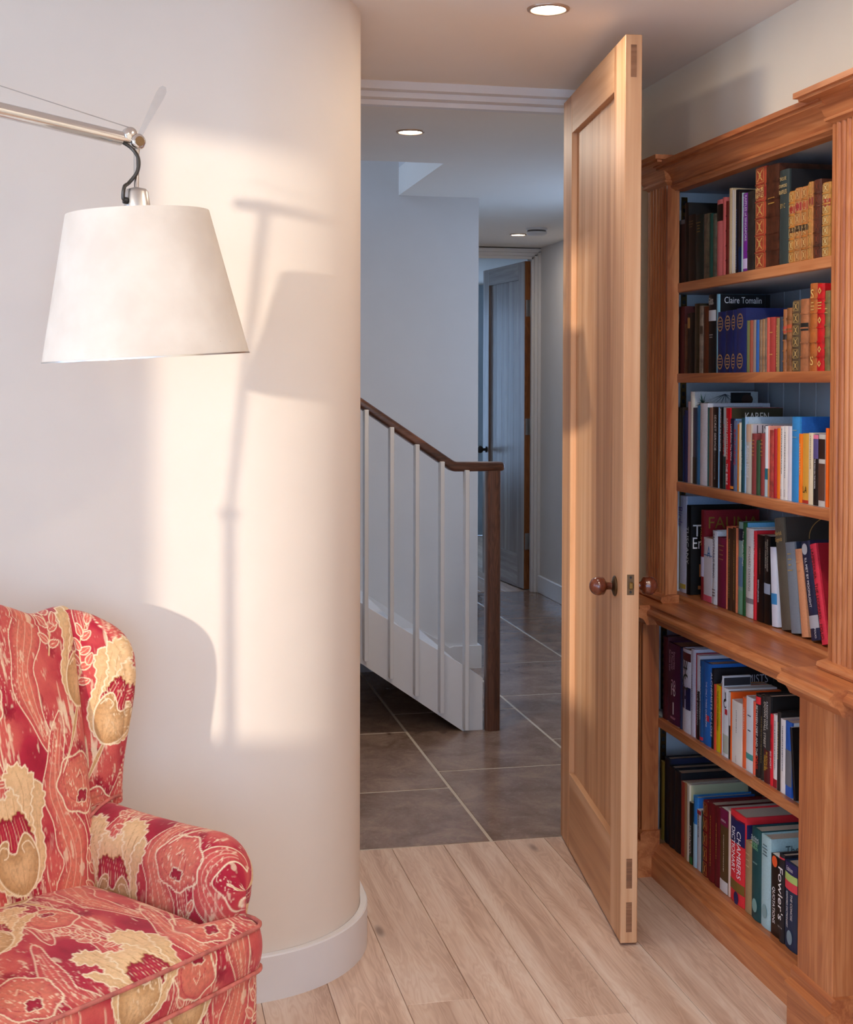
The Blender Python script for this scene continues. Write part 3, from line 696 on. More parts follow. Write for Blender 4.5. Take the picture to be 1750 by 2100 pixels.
(2.9621,2.9498,0.157,'p','f08a1c','thin orange paperback beside the dark green spine',dict(d=0.11)),
(2.9498,2.9397,0.161,'p','e6dfc4','thin cream paperback in the middle of the row',dict(d=0.115)),
(2.9397,2.9211,0.172,'h','14444c','dark teal hardback with small white title',dict(d=0.125,t=[('v', 'Images and Shadows', 'e8f0f0', 0.5, 0.4, 0.4, 0)])),
(2.9211,2.9112,0.175,'h','94b4d0','pale blue book with a wide pale cover',dict(d=0.14,cv='a9bccb',ct=1)),
(2.9112,2.886,0.159,'p','c9beac','paperback with a portrait and italic lettering',dict(d=0.115,b=[(0.74,0.99,'d8b090')],t=[('v', 'Robert Hood', 'f4f4f4', 0.46, 0.45, 0.5, 0)],cv='c4b8bc',c=[('LISA','4a4048',0.12,0.92,0.4)])),
(2.8839,2.8584,0.138,'h','8c3c38','maroon book with gilt bars, leading the green one',dict(d=0.1,ln=('d09a54',0.62,0.92,5))),
(2.8584,2.8394,0.124,'h','2f4a2c','short green cloth book',dict(d=0.1)),
(2.8394,2.8193,0.14,'h','8a3834','maroon book with gilt bars, following the green one',dict(d=0.1,ln=('d09a54',0.62,0.92,5))),
(2.818,2.8008,0.157,'p','e8ecec','white paperback with a teal picture block',dict(d=0.12,b=[(0.24,0.4,'1c7080'),(0,0.24,'b8d0d4')])),
(2.8008,2.7942,0.158,'p','e89c88','very thin coral edge beside the white paperback',dict(d=0.12,b=[(0,0.4,'c07840')])),
(2.7942,2.7721,0.149,'h','b4483c','brick red worn book tilting between white spines',dict(d=0.11,m=1)),
(2.7721,2.7579,0.152,'h','a8101c','crimson slim book beside the orange strip',dict(d=0.11)),
(2.7579,2.7439,0.154,'p','f0781c','thin deep orange paperback near the white trio',dict(d=0.11)),
(2.7439,2.7275,0.159,'p','ebe4dc','white paperback beside the thin orange one',dict(d=0.12,ln=('8a847c',0.35,0.95,1),t=[('v','PICADOR','5a544c',0.09,0.1,0.3,0)])),
(2.7275,2.7088,0.16,'p','e9e2da','white paperback in the middle of the white trio',dict(d=0.12,ln=('9a948c',0.3,0.9,1),t=[('v','PICADOR','5a544c',0.09,0.1,0.3,0)])),
(2.7088,2.6903,0.16,'p','dcd8e0','unprinted lilac-white paperback beside the blue hardback',dict(d=0.12)),
(2.6903,2.6553,0.181,'h','2f86c4','big bright blue hardback',dict(d=0.16,cv='1a5eb0',ln=('9cb8c0',0.72,0.88,2))),
(2.6577,2.6434,0.146,'p','f47c1c','thin orange paperback in front of the blue hardback',dict(d=0.11,ln=('ffd8a8',0.4,0.85,1))),
(2.6434,2.6152,0.147,'p','e0a440','mustard paperback with black letters near its foot',dict(d=0.12,b=[(0,0.05,'b43020')],t=[('x','LA','14100c',0.2,0.6,0.5,0)])),
(2.6152,2.5955,0.149,'p','e8d8b4','cream paperback beside the mustard one',dict(d=0.13,cv='b8b0b8',ln=('b8a880',0.5,0.95,1))),
(2.5955,2.5739,0.146,'p','181418','black paperback topped by a violet photo',dict(d=0.12,b=[(0.66,0.94,'5c5488'),(0.94,1,'e87ca0')],t=[('v', 'THE MAN ON THE MOON', 'f4f4f4', 0.45, 0.42, 0.36, 0)])),
(2.5728,2.5459,0.147,'p','cfc8be','pale grey paperback with a dark picture',dict(d=0.12,b=[(0.08,0.6,'5c3c30'),(0.66,0.94,'2a1410')])),
(2.5448,2.5338,0.161,'p','f86a10','vivid orange paperback at the pilaster end',dict(d=0.11)),
]),
('ledge', 1.405, 0.715, [
(3.3671,3.3267,0.253,'h','c8c4d4','tall lilac-white bird book against the case side',dict(d=0.165,cv='9cb0cc',t=[('v','Birds','5a3c8c',0.78,0.2,0.6,-0.2)],b=[(0.04,0.09,'c8a83c')])),
(3.3249,3.2977,0.231,'h','08080a','black book with huge white letters on its cover',dict(d=0.17,t=[('v','TUSCANY','e8e8e8',0.55,0.42,0.6,0)],c=[('T','ffffff',0.03,0.72,0.14),('En','ffffff',0.03,0.58,0.16)],pc=[(0.14,0.2,0.26,0.34,'c8783c'),(0.12,0.06,0.26,0.1,'a86438')])),
(3.2308,3.2124,0.227,'h','7c1420','crimson book with large gilt capitals on its cover',dict(d=0.15,cv='8c1424',c=[('FAUNA','8a6a24',0.08,0.86,0.9)],t=[('v','FAUNA','c8a050',0.7,0.2,0.5,0)],b=[(0.26,0.48,'b8b4cc')])),
(3.2124,3.1615,0.16,'p','dfe3ec','white paperback with a blue capital and red edges',dict(d=0.11,b=[(0,0.1,'e06078'),(0.72,0.735,'3c6ca8')],t=[('x', 'A', '2474b0', 0.79, 0.4, 0.9, 0.2), ('v', 'ALAN BENNETT', '3a3a48', 0.86, 0.22, 0.16, -0.32)])),
(3.1599,3.1294,0.183,'h','dfe4ea','white book with a navy serif title',dict(d=0.11,t=[('v', 'SAGITTARIUS RISING', '24346c', 0.66, 0.6, 0.5, 0)],ln=('6a6a74',0.1,0.22,3))),
(3.1278,3.0732,0.17,'h','78143c','plum cloth book with faint gilt lettering',dict(d=0.115,ln=('b07850',0.66,0.92,4))),
(3.0716,3.0427,0.198,'h','442c1c','dark brown book in the orange slipcase, darker twin',dict(d=0.11,ln=('b08844',0.15,0.85,1),frame='d87850')),
(3.0427,3.0143,0.202,'h','50341f','dark brown book in the orange slipcase, facing the green one',dict(d=0.11,ln=('b08844',0.15,0.85,1),frame='d87850')),
(3.0121,2.9849,0.219,'h','7f9c94','sea-green landscape jacket with an inset photo',dict(d=0.12,b=[(0.8,0.93,'20283c'),(0.3,0.62,'5c7c94'),(0,0.26,'6c9c80')])),
(2.9849,2.9704,0.22,'h','1c5428','narrow bottle-green book with white title',dict(d=0.14,cv='6cb0d8',t=[('v', 'The English Village', 'f0f4f0', 0.72, 0.38, 0.6, 0)])),
(2.9704,2.929,0.209,'h','e2dcd6','wide white book with grey capitals',dict(d=0.12,cv='d8d8dc',t=[('v', 'RICHARD DAWKINS', '6c6460', 0.55, 0.5, 0.28, 0.12)],b=[(0.16,0.22,'8c8484')])),
(2.9276,2.9136,0.206,'h','d01c28','thin red book with a white script title',dict(d=0.11,t=[('v', '1776 The story of', 'f4e4dc', 0.7, 0.5, 0.6, 0)])),
(2.9129,2.8777,0.199,'p','120e10','black paperback with its author name low down',dict(d=0.12,t=[('v', 'SIMON JENKINS', 'f0f0f0', 0.35, 0.26, 0.24, -0.2)],ln=('a05840',0.55,0.85,1))),
(2.877,2.8466,0.201,'p','0e0e10','black paperback with a round blue emblem',dict(d=0.125,b=[(0.34,0.46,'9aa4b4')],t=[('v', "ENGLAND'S THOUSAND", 'c0b8a8', 0.78, 0.36, 0.24, 0.15), ('v', 'BEST CHURCHES', 'c0b8a8', 0.78, 0.3, 0.24, -0.15)])),
(2.8413,2.8136,0.178,'p','e0e2ec','white pamphlet with a blue wave, leaning',dict(d=0.1,lean=4,b=[(0.28,0.42,'3c8cc4')])),
(2.8122,2.7671,0.247,'h','5c5446','tall taupe book with gilt script and arc',dict(d=0.165,lean=9.5,cv='3c342e',t=[('x','Norfolk','e0b468',0.86,0.7,0.45,0),('x','Legends','e0b468',0.8,0.7,0.45,0)],arc=1)),
(2.7608,2.7171,0.198,'h','7c848c','silver-grey cloth book with gilt lettering',dict(d=0.13,lean=9.5,cv='26344c',ln=('d8bc78',0.66,0.9,4))),
(2.7097,2.6794,0.189,'h','d89468','peach cloth book, leaning',dict(d=0.11,lean=10.5,ln=('e8b888',0.7,0.9,2))),
(2.6782,2.638,0.21,'h','1e2444','navy book with white capitals and a silver disc',dict(d=0.13,lean=14,t=[('v', 'ILL MET BY MOONLIGHT', 'f4f4f4', 0.58, 0.5, 0.5, 0), ('v', 'FOLIO', 'f4f4f4', 0.07, 0.1, 0.45, 0.2)],b=[(0.12,0.25,'b8b8bc')],disc=('c4c4c4',0.92))),
(2.6357,2.608,0.211,'h','e03048','bright red book with black capitals, leaning',dict(d=0.13,lean=15.5,cv='a81428',t=[('v', 'LAMPEDUSA · THE LEOPARD · FOLIO', '2a1c10', 0.5, 0.9, 0.5, 0)])),
]),
('below', 1.326, 0.405, [
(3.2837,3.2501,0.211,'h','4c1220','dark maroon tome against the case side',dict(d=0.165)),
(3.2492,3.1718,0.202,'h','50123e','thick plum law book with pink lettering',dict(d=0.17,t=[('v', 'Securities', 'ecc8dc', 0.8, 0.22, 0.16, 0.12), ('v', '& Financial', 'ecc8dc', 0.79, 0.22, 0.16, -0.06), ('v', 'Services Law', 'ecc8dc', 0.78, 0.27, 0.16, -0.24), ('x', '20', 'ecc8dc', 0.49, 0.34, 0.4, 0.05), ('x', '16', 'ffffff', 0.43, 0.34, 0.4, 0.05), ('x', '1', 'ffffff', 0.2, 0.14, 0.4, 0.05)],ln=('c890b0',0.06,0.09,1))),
(3.1702,3.1527,0.202,'h','2a3050','narrow navy and white book',dict(d=0.15)),
(3.1527,3.103,0.205,'h','dfe0ea','thick white book with a navy square and serif letters',dict(d=0.15,b=[(0.28,0.55,'1c2250'),(0.86,0.96,'561c24')],t=[('x','W','2c4438',0.8,0.6,0.7,0),('x','T','3c3c48',0.71,0.5,0.6,0),('x','C','1c3c34',0.61,0.6,0.8,0),('x','T','d8d8f0',0.5,0.4,0.5,0),('x','I','d8d8f0',0.34,0.2,0.5,0)])),
(3.1022,3.0771,0.213,'h','c8c8d8','pale lilac-grey jacketed book',dict(d=0.16,ln=('7c7c94',0.3,0.7,1))),
(3.0771,3.0673,0.205,'p','b01c2c','very thin crimson spine in the dark half',dict(d=0.13)),
(3.0673,3.0487,0.203,'p','d6d6de','slim book with white upper and black lower half',dict(d=0.15,b=[(0,0.58,'101014')],t=[('v', 'VALUE INVESTING', 'c8c8cc', 0.4, 0.45, 0.5, 0)])),
(3.0487,3.0295,0.195,'h','1a4c80','deep blue handbook with slanted white title',dict(d=0.14,t=[('v', 'THE INVESTMENT TRUSTS HANDBOOK', 'e8f0f8', 0.6, 0.66, 0.55, 0)],b=[(0.02,0.06,'c83040')])),
(3.0295,2.9832,0.196,'h','2468b8','glossy blue book with a red square',dict(d=0.135,t=[('v', 'THE ONLY THREE QUESTIONS', 'f4f8ff', 0.5, 0.55, 0.34, 0.05)],sq=('c82c48',0.3,0.37))),
(2.9818,2.9676,0.188,'h','14121a','black book with white capitals on spine and cover',dict(d=0.15,t=[('v', 'ALCHEMISTS OF LOSS', 'f0f0f0', 0.55, 0.8, 0.7, 0)],c=[('ALCHEMISTS','c8ccd4',0.1,0.86,0.8)])),
(2.9676,2.9563,0.154,'p','e05038','thin red-orange strip beside the yellow spine',dict(d=0.12)),
(2.9563,2.9312,0.156,'p','e6c81c','yellow paperback with dark lettering',dict(d=0.12,t=[('v', 'THE SPIRIT OF ENTERPRISE', '6a5410', 0.62, 0.6, 0.34, 0)])),
(2.9312,2.9250,0.156,'p','ee5a1c','thin orange paperback beside the yellow spine',dict(d=0.12,ln=('ffd0b0',0.3,0.6,1))),
(2.9250,2.9175,0.182,'p','d4d4d6','grey booklet with a dark strip across its cover',dict(d=0.068,cv='c8c8ca',pc=[(0.02,0.88,0.98,0.98,'2c2e34')])),
(2.9175,2.889,0.158,'p','e8e8e6','white paperback with a line drawing and red tag',dict(d=0.12,t=[('x','J','1c1c24',0.87,0.4,0.8,0),('x','C','1c1c24',0.78,0.5,0.9,0)],sq=('c0202c',0.62,0.7),b=[(0.05,0.32,'b8bca8')])),
(2.889,2.8782,0.154,'p','2c2624','narrow black-and-grey paperback',dict(d=0.12,b=[(0.5,1,'c8c4c0')])),
(2.8782,2.8689,0.156,'p','f0641c','orange paperback with a wide orange cover',dict(d=0.12,ct=2)),
(2.8689,2.8179,0.141,'p','e6dfd2','thick cream paperback',dict(d=0.11,ln=('a8a094',0.5,0.85,1),t=[('v','PICADOR','6c645c',0.08,0.1,0.16,0)])),
(2.8173,2.7987,0.158,'p','ee6a38','thin orange paperback between cream and grey-white',dict(d=0.11,ln=('ffe0c8',0.55,0.85,1))),
(2.7981,2.7623,0.165,'p','dfe2e4','grey-white paperback with a teal figure',dict(d=0.115,b=[(0.16,0.24,'4c9c98')],ln=('4c5868',0.45,0.85,2))),
(2.7623,2.7499,0.161,'p','f0684c','thin coral paperback beside the bold black book',dict(d=0.11)),
(2.7493,2.7255,0.182,'h','181216','black book with bold white and red capitals',dict(d=0.13,cv='0e0c10',t=[('v', 'BETWEEN DEBT AND THE', 'ffffff', 0.56, 0.6, 0.6, 0.05), ('v', 'DEVIL', 'f03c30', 0.17, 0.17, 0.6, 0.05)],b=[(0.88,0.97,'e83038')])),
(2.7255,2.7092,0.183,'h','1a1614','narrow black book with tiny gold print',dict(d=0.125,ln=('a08c5c',0.2,0.75,1))),
(2.7086,2.679,0.188,'h','2c2a2a','charcoal and maroon book with white and gold capitals',dict(d=0.13,cv='131212',b=[(0,0.38,'581820')],t=[('v', 'A RANDOM WALK', 'f0f0f0', 0.78, 0.32, 0.4, 0.22), ('v', 'DOWN WALL STREET', 'e8e0d0', 0.66, 0.52, 0.34, -0.15), ('v', 'BURTON G.', 'e0b840', 0.26, 0.2, 0.34, 0.2), ('v', 'MALKIEL', 'e0b840', 0.22, 0.18, 0.34, -0.1)])),
(2.679,2.665,0.153,'p','e02434','red paperback with black and white capitals',dict(d=0.12,t=[('v', 'MICHAEL LEWIS', '1c1014', 0.68, 0.34, 0.6, 0), ('v', 'BIG SHORT', 'ffffff', 0.36, 0.24, 0.7, 0)])),
(2.665,2.6476,0.156,'p','e4e2de','white paperback with a red foot',dict(d=0.12,b=[(0,0.12,'a01c28')],ln=('8c8c8c',0.25,0.9,1))),
(2.647,2.6305,0.166,'h','1c1818','black book with a slim gilt title',dict(d=0.125,ln=('c8a860',0.4,0.85,1))),
(2.6305,2.609,0.155,'p','e8e6e6','white paperback beside the blue business book',dict(d=0.12,ln=('8c8c90',0.3,0.9,1))),
(2.6079,2.5802,0.156,'p','1c5cb8','thick blue and green business book',dict(d=0.13,cv='d4e0e4',b=[(0.14,0.62,'6c7078')],pc=[(0.02,0.24,0.98,0.7,'8cd8b4'),(0.02,0.06,0.98,0.24,'1c5cc0')],c=[('THE','101820',0.08,0.62,0.5),('IN','101820',0.08,0.48,0.4),('IN','101820',0.08,0.33,0.4)])),
]),
('bottom', 1.332, 0.085, [
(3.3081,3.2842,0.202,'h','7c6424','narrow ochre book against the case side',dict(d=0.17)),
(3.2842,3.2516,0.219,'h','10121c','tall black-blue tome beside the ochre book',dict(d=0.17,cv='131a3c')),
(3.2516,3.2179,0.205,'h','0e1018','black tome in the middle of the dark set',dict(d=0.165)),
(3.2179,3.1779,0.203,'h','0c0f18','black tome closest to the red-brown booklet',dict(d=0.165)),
(3.1762,3.1557,0.186,'p','a0382c','thin red-brown booklet',dict(d=0.15)),
(3.1557,3.1371,0.188,'p','c08c5c','thin tan dotted booklet',dict(d=0.15)),
(3.1371,3.1204,0.19,'p','ded6c0','cream art book with a teal patterned cover',dict(d=0.155,cv='b8b894',c=[("L'ITALIA",'2c7c8c',0.12,0.8,0.8)],pc=[(0.06,0.7,0.94,0.88,'8ccadc')])),
(3.1204,3.1006,0.151,'p','1a2420','black booklet with green and yellow foot',dict(d=0.11,b=[(0,0.12,'1c6c38')],t=[('v','MOROCCO','e8e8e8',0.4,0.45,0.6,0)])),
(3.0989,3.0761,0.172,'h','2a78c0','blue book with a pale lower half',dict(d=0.15,cv='1f64b4',b=[(0,0.62,'a4cce0')])),
(3.0761,3.0535,0.146,'p','c4c8cc','grey-white guide with slanted dark title',dict(d=0.12,ln=('3c4048',0.55,0.95,1),b=[(0.93,1,'a82c34')])),
(3.0535,3.0416,0.149,'p','2c4a48','thin dark green guide',dict(d=0.12)),
(3.0408,3.0093,0.179,'l','761018','narrow dark red leather volume',dict(d=0.15,nb=4,tool='d89848')),
(3.0086,2.9724,0.185,'h','6c0e16','wide dark red volume with gilt marks',dict(d=0.16,ln=('d09040',0.2,0.85,1))),
(2.9724,2.9422,0.186,'h','640d18','glossy dark red volume with a ribbon',dict(d=0.15,ln=('c88840',0.35,0.8,1))),
(2.9407,2.898,0.193,'p','5c4426','brown book with a plum cap and white foot',dict(d=0.16,b=[(0.8,1,'7c1a44'),(0,0.14,'e0dcd8')],t=[('x','AMERICAN','f0dce4',0.86,0.6,0.25,0)],ln=('d8ccb4',0.25,0.7,1))),
(2.898,2.8864,0.198,'p','e4c8b4','thin cream-pink book beside the dictionary',dict(d=0.16)),
(2.8857,2.8116,0.206,'h','e4303a','thick red and navy dictionary with a gold band',dict(d=0.17,cv='1c2458',b=[(0.66,0.94,'1c2458'),(0.13,0.24,'7c6028')],t=[('v','CHAMBERS','ffffff',0.55,0.52,0.36,0.18),('v','DICTIONARY','ffffff',0.58,0.5,0.34,-0.2)],c=[('CHAMBERS','f0f0f8',0.1,0.82,0.8),('DICTIONARY','f0f0f8',0.1,0.7,0.8)],cb=('e4303a',0.92,1),disc=('1c2458',0.06))),
(2.8102,2.7749,0.158,'h','a48860','tan cloth reference book with debossed lettering',dict(d=0.12,ln=('d8c49c',0.62,0.88,3))),
(2.7749,2.7311,0.201,'h','12484c','dark green jacketed reference book',dict(d=0.14,t=[('x', 'The Oxford', 'dcecec', 0.9, 0.8, 0.3, 0), ('x', 'Dictionary of', 'dcecec', 0.865, 0.85, 0.3, 0), ('x', 'English', '8cd89c', 0.83, 0.6, 0.3, 0), ('x', 'Proverbs', '8cd89c', 0.795, 0.7, 0.3, 0)],ln=('8cb8b8',0.62,0.63,1),disc=('7ca8a4',0.16))),
(2.7305,2.6848,0.199,'h','a8ccd2','pale aqua reference book with red and dark print',dict(d=0.15,c=[('The Concise', '2c4c58', 0.22, 0.87, 0.7)],ln=('5c7c84',0.78,0.92,4),disc=('84a8ac',0.18),rd=1)),
(2.6835,2.6435,0.172,'p','161012','black paperback with bold white vertical title',dict(d=0.12,t=[('v','QUOTATIONS','ffffff',0.38,0.45,0.5,-0.1)],disc=('f06030',0.93))),
(2.6429,2.6191,0.186,'h','14121c','black book with white script title',dict(d=0.13,t=[('v', "Fowler's", 'ffffff', 0.55, 0.6, 0.9, 0.05), ('x', 'English Usage', 'c8c8c8', 0.17, 0.8, 0.2, 0)],b=[(0.95,0.97,'d83848')])),
(2.6178,2.5643,0.181,'h','142c4c','thick dictionary with lime and coral bands',dict(d=0.14,cv='10244c',b=[(0.87,1,'1c2058'),(0.78,0.87,'b4d478'),(0.68,0.78,'e04050')],cb2=1,t=[('v', 'THE CONCISE', 'f0f0f0', 0.5, 0.3, 0.24, 0.15), ('v', 'OXFORD DICTIONARY', 'f0f0f0', 0.45, 0.42, 0.24, -0.2), ('x', 'Edition', 'e8e8f0', 0.93, 0.5, 0.25, 0)],disc=('7c98a8',0.14))),
]),
]
SHELF = {'top': 'on the top shelf', 'second': 'on the second shelf down', 'third': 'on the third shelf down', 'ledge': 'on the bookcase ledge',
         'below': 'on the shelf under the ledge', 'bottom': 'on the bottom shelf'}
_bm = {}
def bookmat(hexc, style, mottled=False):
    key = (hexc, style, mottled)
    if key in _bm: return _bm[key]
    if style == 'l' or mottled:
        m, nt, b = new_mat('leather_' + hexc); L = nt.links.new
        tc = N(nt, 'ShaderNodeTexCoord'); n1 = N(nt, 'ShaderNodeTexNoise'); n1.inputs['Scale'].default_value = 45; n1.inputs['Detail'].default_value = 6; n1.inputs['Roughness'].default_value = .7
        L(tc.outputs['Object'], n1.inputs['Vector']); c = lin(hexc); k = .45 if mottled else .72
        rp = ramp(nt, [(.36, tuple(x * k for x in c)), (.62, tuple(min(1, x * 1.2) for x in c))]); L(n1.outputs[0], rp.inputs[0]); L(rp.outputs[0], b.inputs['Base Color'])
        b.inputs['Roughness'].default_value = .42
        bp = N(nt, 'ShaderNodeBump'); bp.inputs['Strength'].default_value = .25; bp.inputs['Distance'].default_value = .001; L(n1.outputs[0], bp.inputs['Height']); L(bp.outputs[0], b.inputs['Normal'])
    elif style == 'h': m = plain('cloth_' + hexc, hexc, .55, var=.08, scale=300, bump=.06)
    else: m = plain('card_' + hexc, hexc, .38, var=.03, scale=40)
    _bm[key] = m; return m
_ink = {}
def ink(hexc):
    if hexc not in _ink: _ink[hexc] = plain('print_' + hexc, hexc, .45, var=.02)
    return _ink[hexc]
_gold = {}
def foil(hexc):
    if hexc not in _gold: _gold[hexc] = plain('foil_' + hexc, hexc, .38, metal=.35, var=.15, scale=150)
    return _gold[hexc]
M['pages'] = plain('paper_edges', 'cdbfae', .8, var=.10, scale=500)
M['pages_w'] = plain('white_paper_edges', 'd9d2cb', .8, var=.08, scale=500)

def text_mesh(s):
    cu = bpy.data.curves.new('t', 'FONT'); cu.body = s; cu.resolution_u = 3
    o = bpy.data.objects.new('t', cu); COL.objects.link(o)
    me = bpy.data.meshes.new_from_object(o.evaluated_get(bpy.context.evaluated_depsgraph_get()))
    bpy.data.objects.remove(o); bpy.data.curves.remove(cu)
    return me
_tm = {}
def text(name, s, size_w, size_h, origin, xdir, ydir, mat, parent):
    """lettering centred on origin, fitted into size_w x size_h, lying in the xdir/ydir plane"""
    if s not in _tm:
        me0 = text_mesh(s); co = np.empty(len(me0.vertices) * 3); me0.vertices.foreach_get('co', co); co = co.reshape(-1, 3)
        _tm[s] = (co, [tuple(p.vertices) for p in me0.polygons]); bpy.data.meshes.remove(me0)
    co, F = _tm[s]
    lo, hi = co.min(0), co.max(0); wd, ht = hi[0] - lo[0], hi[1] - lo[1]
    sx, sy = size_w / wd, size_h / ht
    k = min(sx, sy); sx = min(sx, k * 1.35); sy = min(sy, k * 1.35)
    c = (lo + hi) / 2; xd, yd = np.array(xdir, float), np.array(ydir, float)
    P = np.array(origin) + np.outer((co[:, 0] - c[0]) * sx, xd) + np.outer((co[:, 1] - c[1]) * sy, yd)
    me = bpy.data.meshes.new(name); me.from_pydata([tuple(p_) for p_ in P], [], F)
    return obj(name, me, mat, parent)

def spine_profile(t, bulge, n=8):
    """points from +y side to -y side along the back of the spine (x negative = towards the room)"""
    return [(-bulge * (1 - (2 * k / n - 1) ** 2), t / 2 * (1 - 2 * k / n)) for k in range(n + 1)]

LEAN = [(0, 0, 0)]
def make_book(shelf, X, zb, row):
    ya, yb, h, style, hexc, desc, op = row
    t = max(.004, (ya - yb) - .0006); yc = (ya + yb) / 2
    d = op.get('d', .12); lean = op.get('lean', 0)
    jit = (hash_(desc) - .5) * .004
    root = bpy.data.objects.new('book', None); COL.objects.link(root); root.empty_display_size = .03
    root.location = (X + abs(jit), yc, zb + .0006)
    if lean:
        # a leaning book stands on its far bottom edge and rests against the one before it
        a = R(lean); root.rotation_euler = (-a, 0, 0)
        yp, ap, hp = LEAN[-1]; zc = min(hp, h * math.cos(a) - t * math.sin(a) * 0)
        yf_ = yp - .0008 - max(0.0, zc * (math.tan(a) - math.tan(ap)))
        root.location = (X + abs(jit), yf_ - t / 2 * math.cos(a), zb + .0008 + t / 2 * math.sin(a))
        LEAN.append((yf_ - t / math.cos(a), a, h * math.cos(a)))
    elif shelf == 'ledge': LEAN.append((yb, 0.0, h))
    tag(root, desc + ' ' + SHELF[shelf], 'book', 'books ' + SHELF[shelf])
    mottled = bool(op.get('m'))
    mt = bookmat(hexc, style, mottled)
    bulge = min(.003 if style != 'p' else .0012, t * .22); ct = min({'h': .0022, 'l': .0024, 'p': .0006}[style], t * .2)
    sq = 0.0 if style == 'p' else .003
    sp = spine_profile(t, bulge)
    outer = [(d, t / 2)] + sp + [(d, -t / 2)]
    inner = [(d, -t / 2 + ct), (ct + .001, -t / 2 + ct), (ct + .001, t / 2 - ct), (d, t / 2 - ct)]
    # case: spine and two boards as one folded cover
    mb = MB(); n = len(outer)
    V = [(x, y, 0) for x, y in outer] + [(x, y, h) for x, y in outer] + [(x, y, 0) for x, y in inner] + [(x, y, h) for x, y in inner]
    F = [(i, i + 1, n + i + 1, n + i) for i in range(n - 1)]
    i0, i1 = 2 * n, 2 * n + 4
    F += [(i0 + i, i0 + i + 1, i1 + i + 1, i1 + i) for i in range(3)]
    F += [(n - 1, i0, i1, 2 * n - 1), (0, i0 + 3, i1 + 3, n)]
    for o1, o2 in ((0, i0), (n, i1)):     # bottom and top rims
        F += [(o1 + n - 1, o1 + n - 2, o2 + 1, o2), (o1, o1 + 1, o2 + 2, o2 + 3)]
        F.append(tuple(o1 + k for k in range(1, n - 1)) + (o2 + 1, o2 + 2))
    mb.add(V, F)
    cov = mb.build('cover', mt, root)
    if op.get('cv'):
        MB().box(.004, d - .0003, -t / 2 - .0004, -t / 2 + .0001, .0003, h - .0003).build('front_jacket', bookmat(op['cv'], 'p' if style == 'p' else 'h'), root)
    MB().box(ct + .0012, d - sq - .0006, -t / 2 + ct + .0002, t / 2 - ct - .0002, .0004 + sq, h - sq - .0006).build('pages', M['pages_w'] if style == 'p' and hash_(desc + 'p') > .5 else M['pages'], root)
    def wrap(z0, z1, mat, name, prd=.0004, side=0.0):
        """band that follows the spine"""
        pr = [(x - prd, y * (1 + prd / t)) for x, y in sp]
        if side: pr = [(side, t / 2 + prd)] + pr + [(side, -t / 2 - prd)]
        pb = [(x + prd * 2, y) for x, y in pr]
        m_ = len(pr); V2 = [(x, y, z0) for x, y in pr] + [(x, y, z1) for x, y in pr] + [(x, y, z1) for x, y in pb] + [(x, y, z0) for x, y in pb]
        F2 = [(r0 * m_ + i, r0 * m_ + i + 1, (r0 + 1) * m_ + i + 1, (r0 + 1) * m_ + i) for r0 in range(3) for i in range(m_ - 1)]
        return MB().add(V2, F2).build(name, mat, root)
    nb = op.get('nb', 0)
    for k in range(nb):
        z = h * (k + 1) / (nb + 1); wrap(z - .0016, z + .0016, mt, 'raised_band', .0014)
    for z0, z1, hx in op.get('b', []): wrap(h * z0 + .0002, h * z1 - .0002, ink(hx), 'spine_label', .0005)
    xs = -bulge - .0009
    if 'ln' in op:
        hx, z0, z1, k = op['ln']; mb2 = MB()
        r_ = random.Random(len(desc)); per = (z1 - z0) * h / max(k, 1)
        if (z1 - z0) * h / max(k, 1) < .03 or k >= 2:     # short horizontal rows
            rows_ = max(2, k)
            for q in range(rows_):
                z = h * (z0 + (z1 - z0) * (q + .5) / rows_); wv_ = t * r_.uniform(.3, .62) / 2
                mb2.box(xs, xs + .0004, -wv_, wv_, z - .0011, z + .0011)
        else:                                             # a run of small marks down the spine
            z = h * z0
            while z < h * z1:
                ln_ = r_.uniform(.0015, .0045); wv_ = min(t * .22, .0016)
                mb2.box(xs, xs + .0004, -wv_, wv_ * r_.uniform(.2, 1), z, z + ln_); z += ln_ + r_.uniform(.0008, .0025)
        o = mb2.build('spine_ornament', foil(hx), root); o['kind'] = 'stuff'
    if 'tool' in op:
        mb2 = MB(); k1 = nb + 1; q = .0005
        for k in range(k1):
            z0, z1 = h * k / k1 + .0032, h * (k + 1) / k1 - .0032; wv_ = t * .36; zc = (z0 + z1) / 2; hz = (z1 - z0) / 2
            x0 = -bulge * .9 - .0006
            for a, b_, c_, e_ in ((-wv_, wv_, z0, z0 + q * 1.6), (-wv_, wv_, z1 - q * 1.6, z1), (-wv_, -wv_ + q * 1.6, z0, z1), (wv_ - q * 1.6, wv_, z0, z1)): mb2.box(x0, x0 + .0004, a, b_, c_, e_)
            for sx in (-1, 1):
                for sz in (-1, 1):
                    pts = [(x0, sx * wv_ * .1, zc + sz * hz * .08), (x0, sx * wv_ * .75, zc + sz * hz * .75), (x0, sx * wv_ * .55, zc + sz * hz * .8), (x0, sx * wv_ * .05, zc + sz * hz * .3)]
                    mb2.add(pts, [(0, 1, 2, 3)])
            mb2.add([(x0, 0, zc - hz * .5), (x0, wv_ * .3, zc), (x0, 0, zc + hz * .5), (x0, -wv_ * .3, zc)], [(0, 1, 2, 3)])
        o = mb2.build('gilt_tooling', foil(op['tool']), root); o['kind'] = 'stuff'
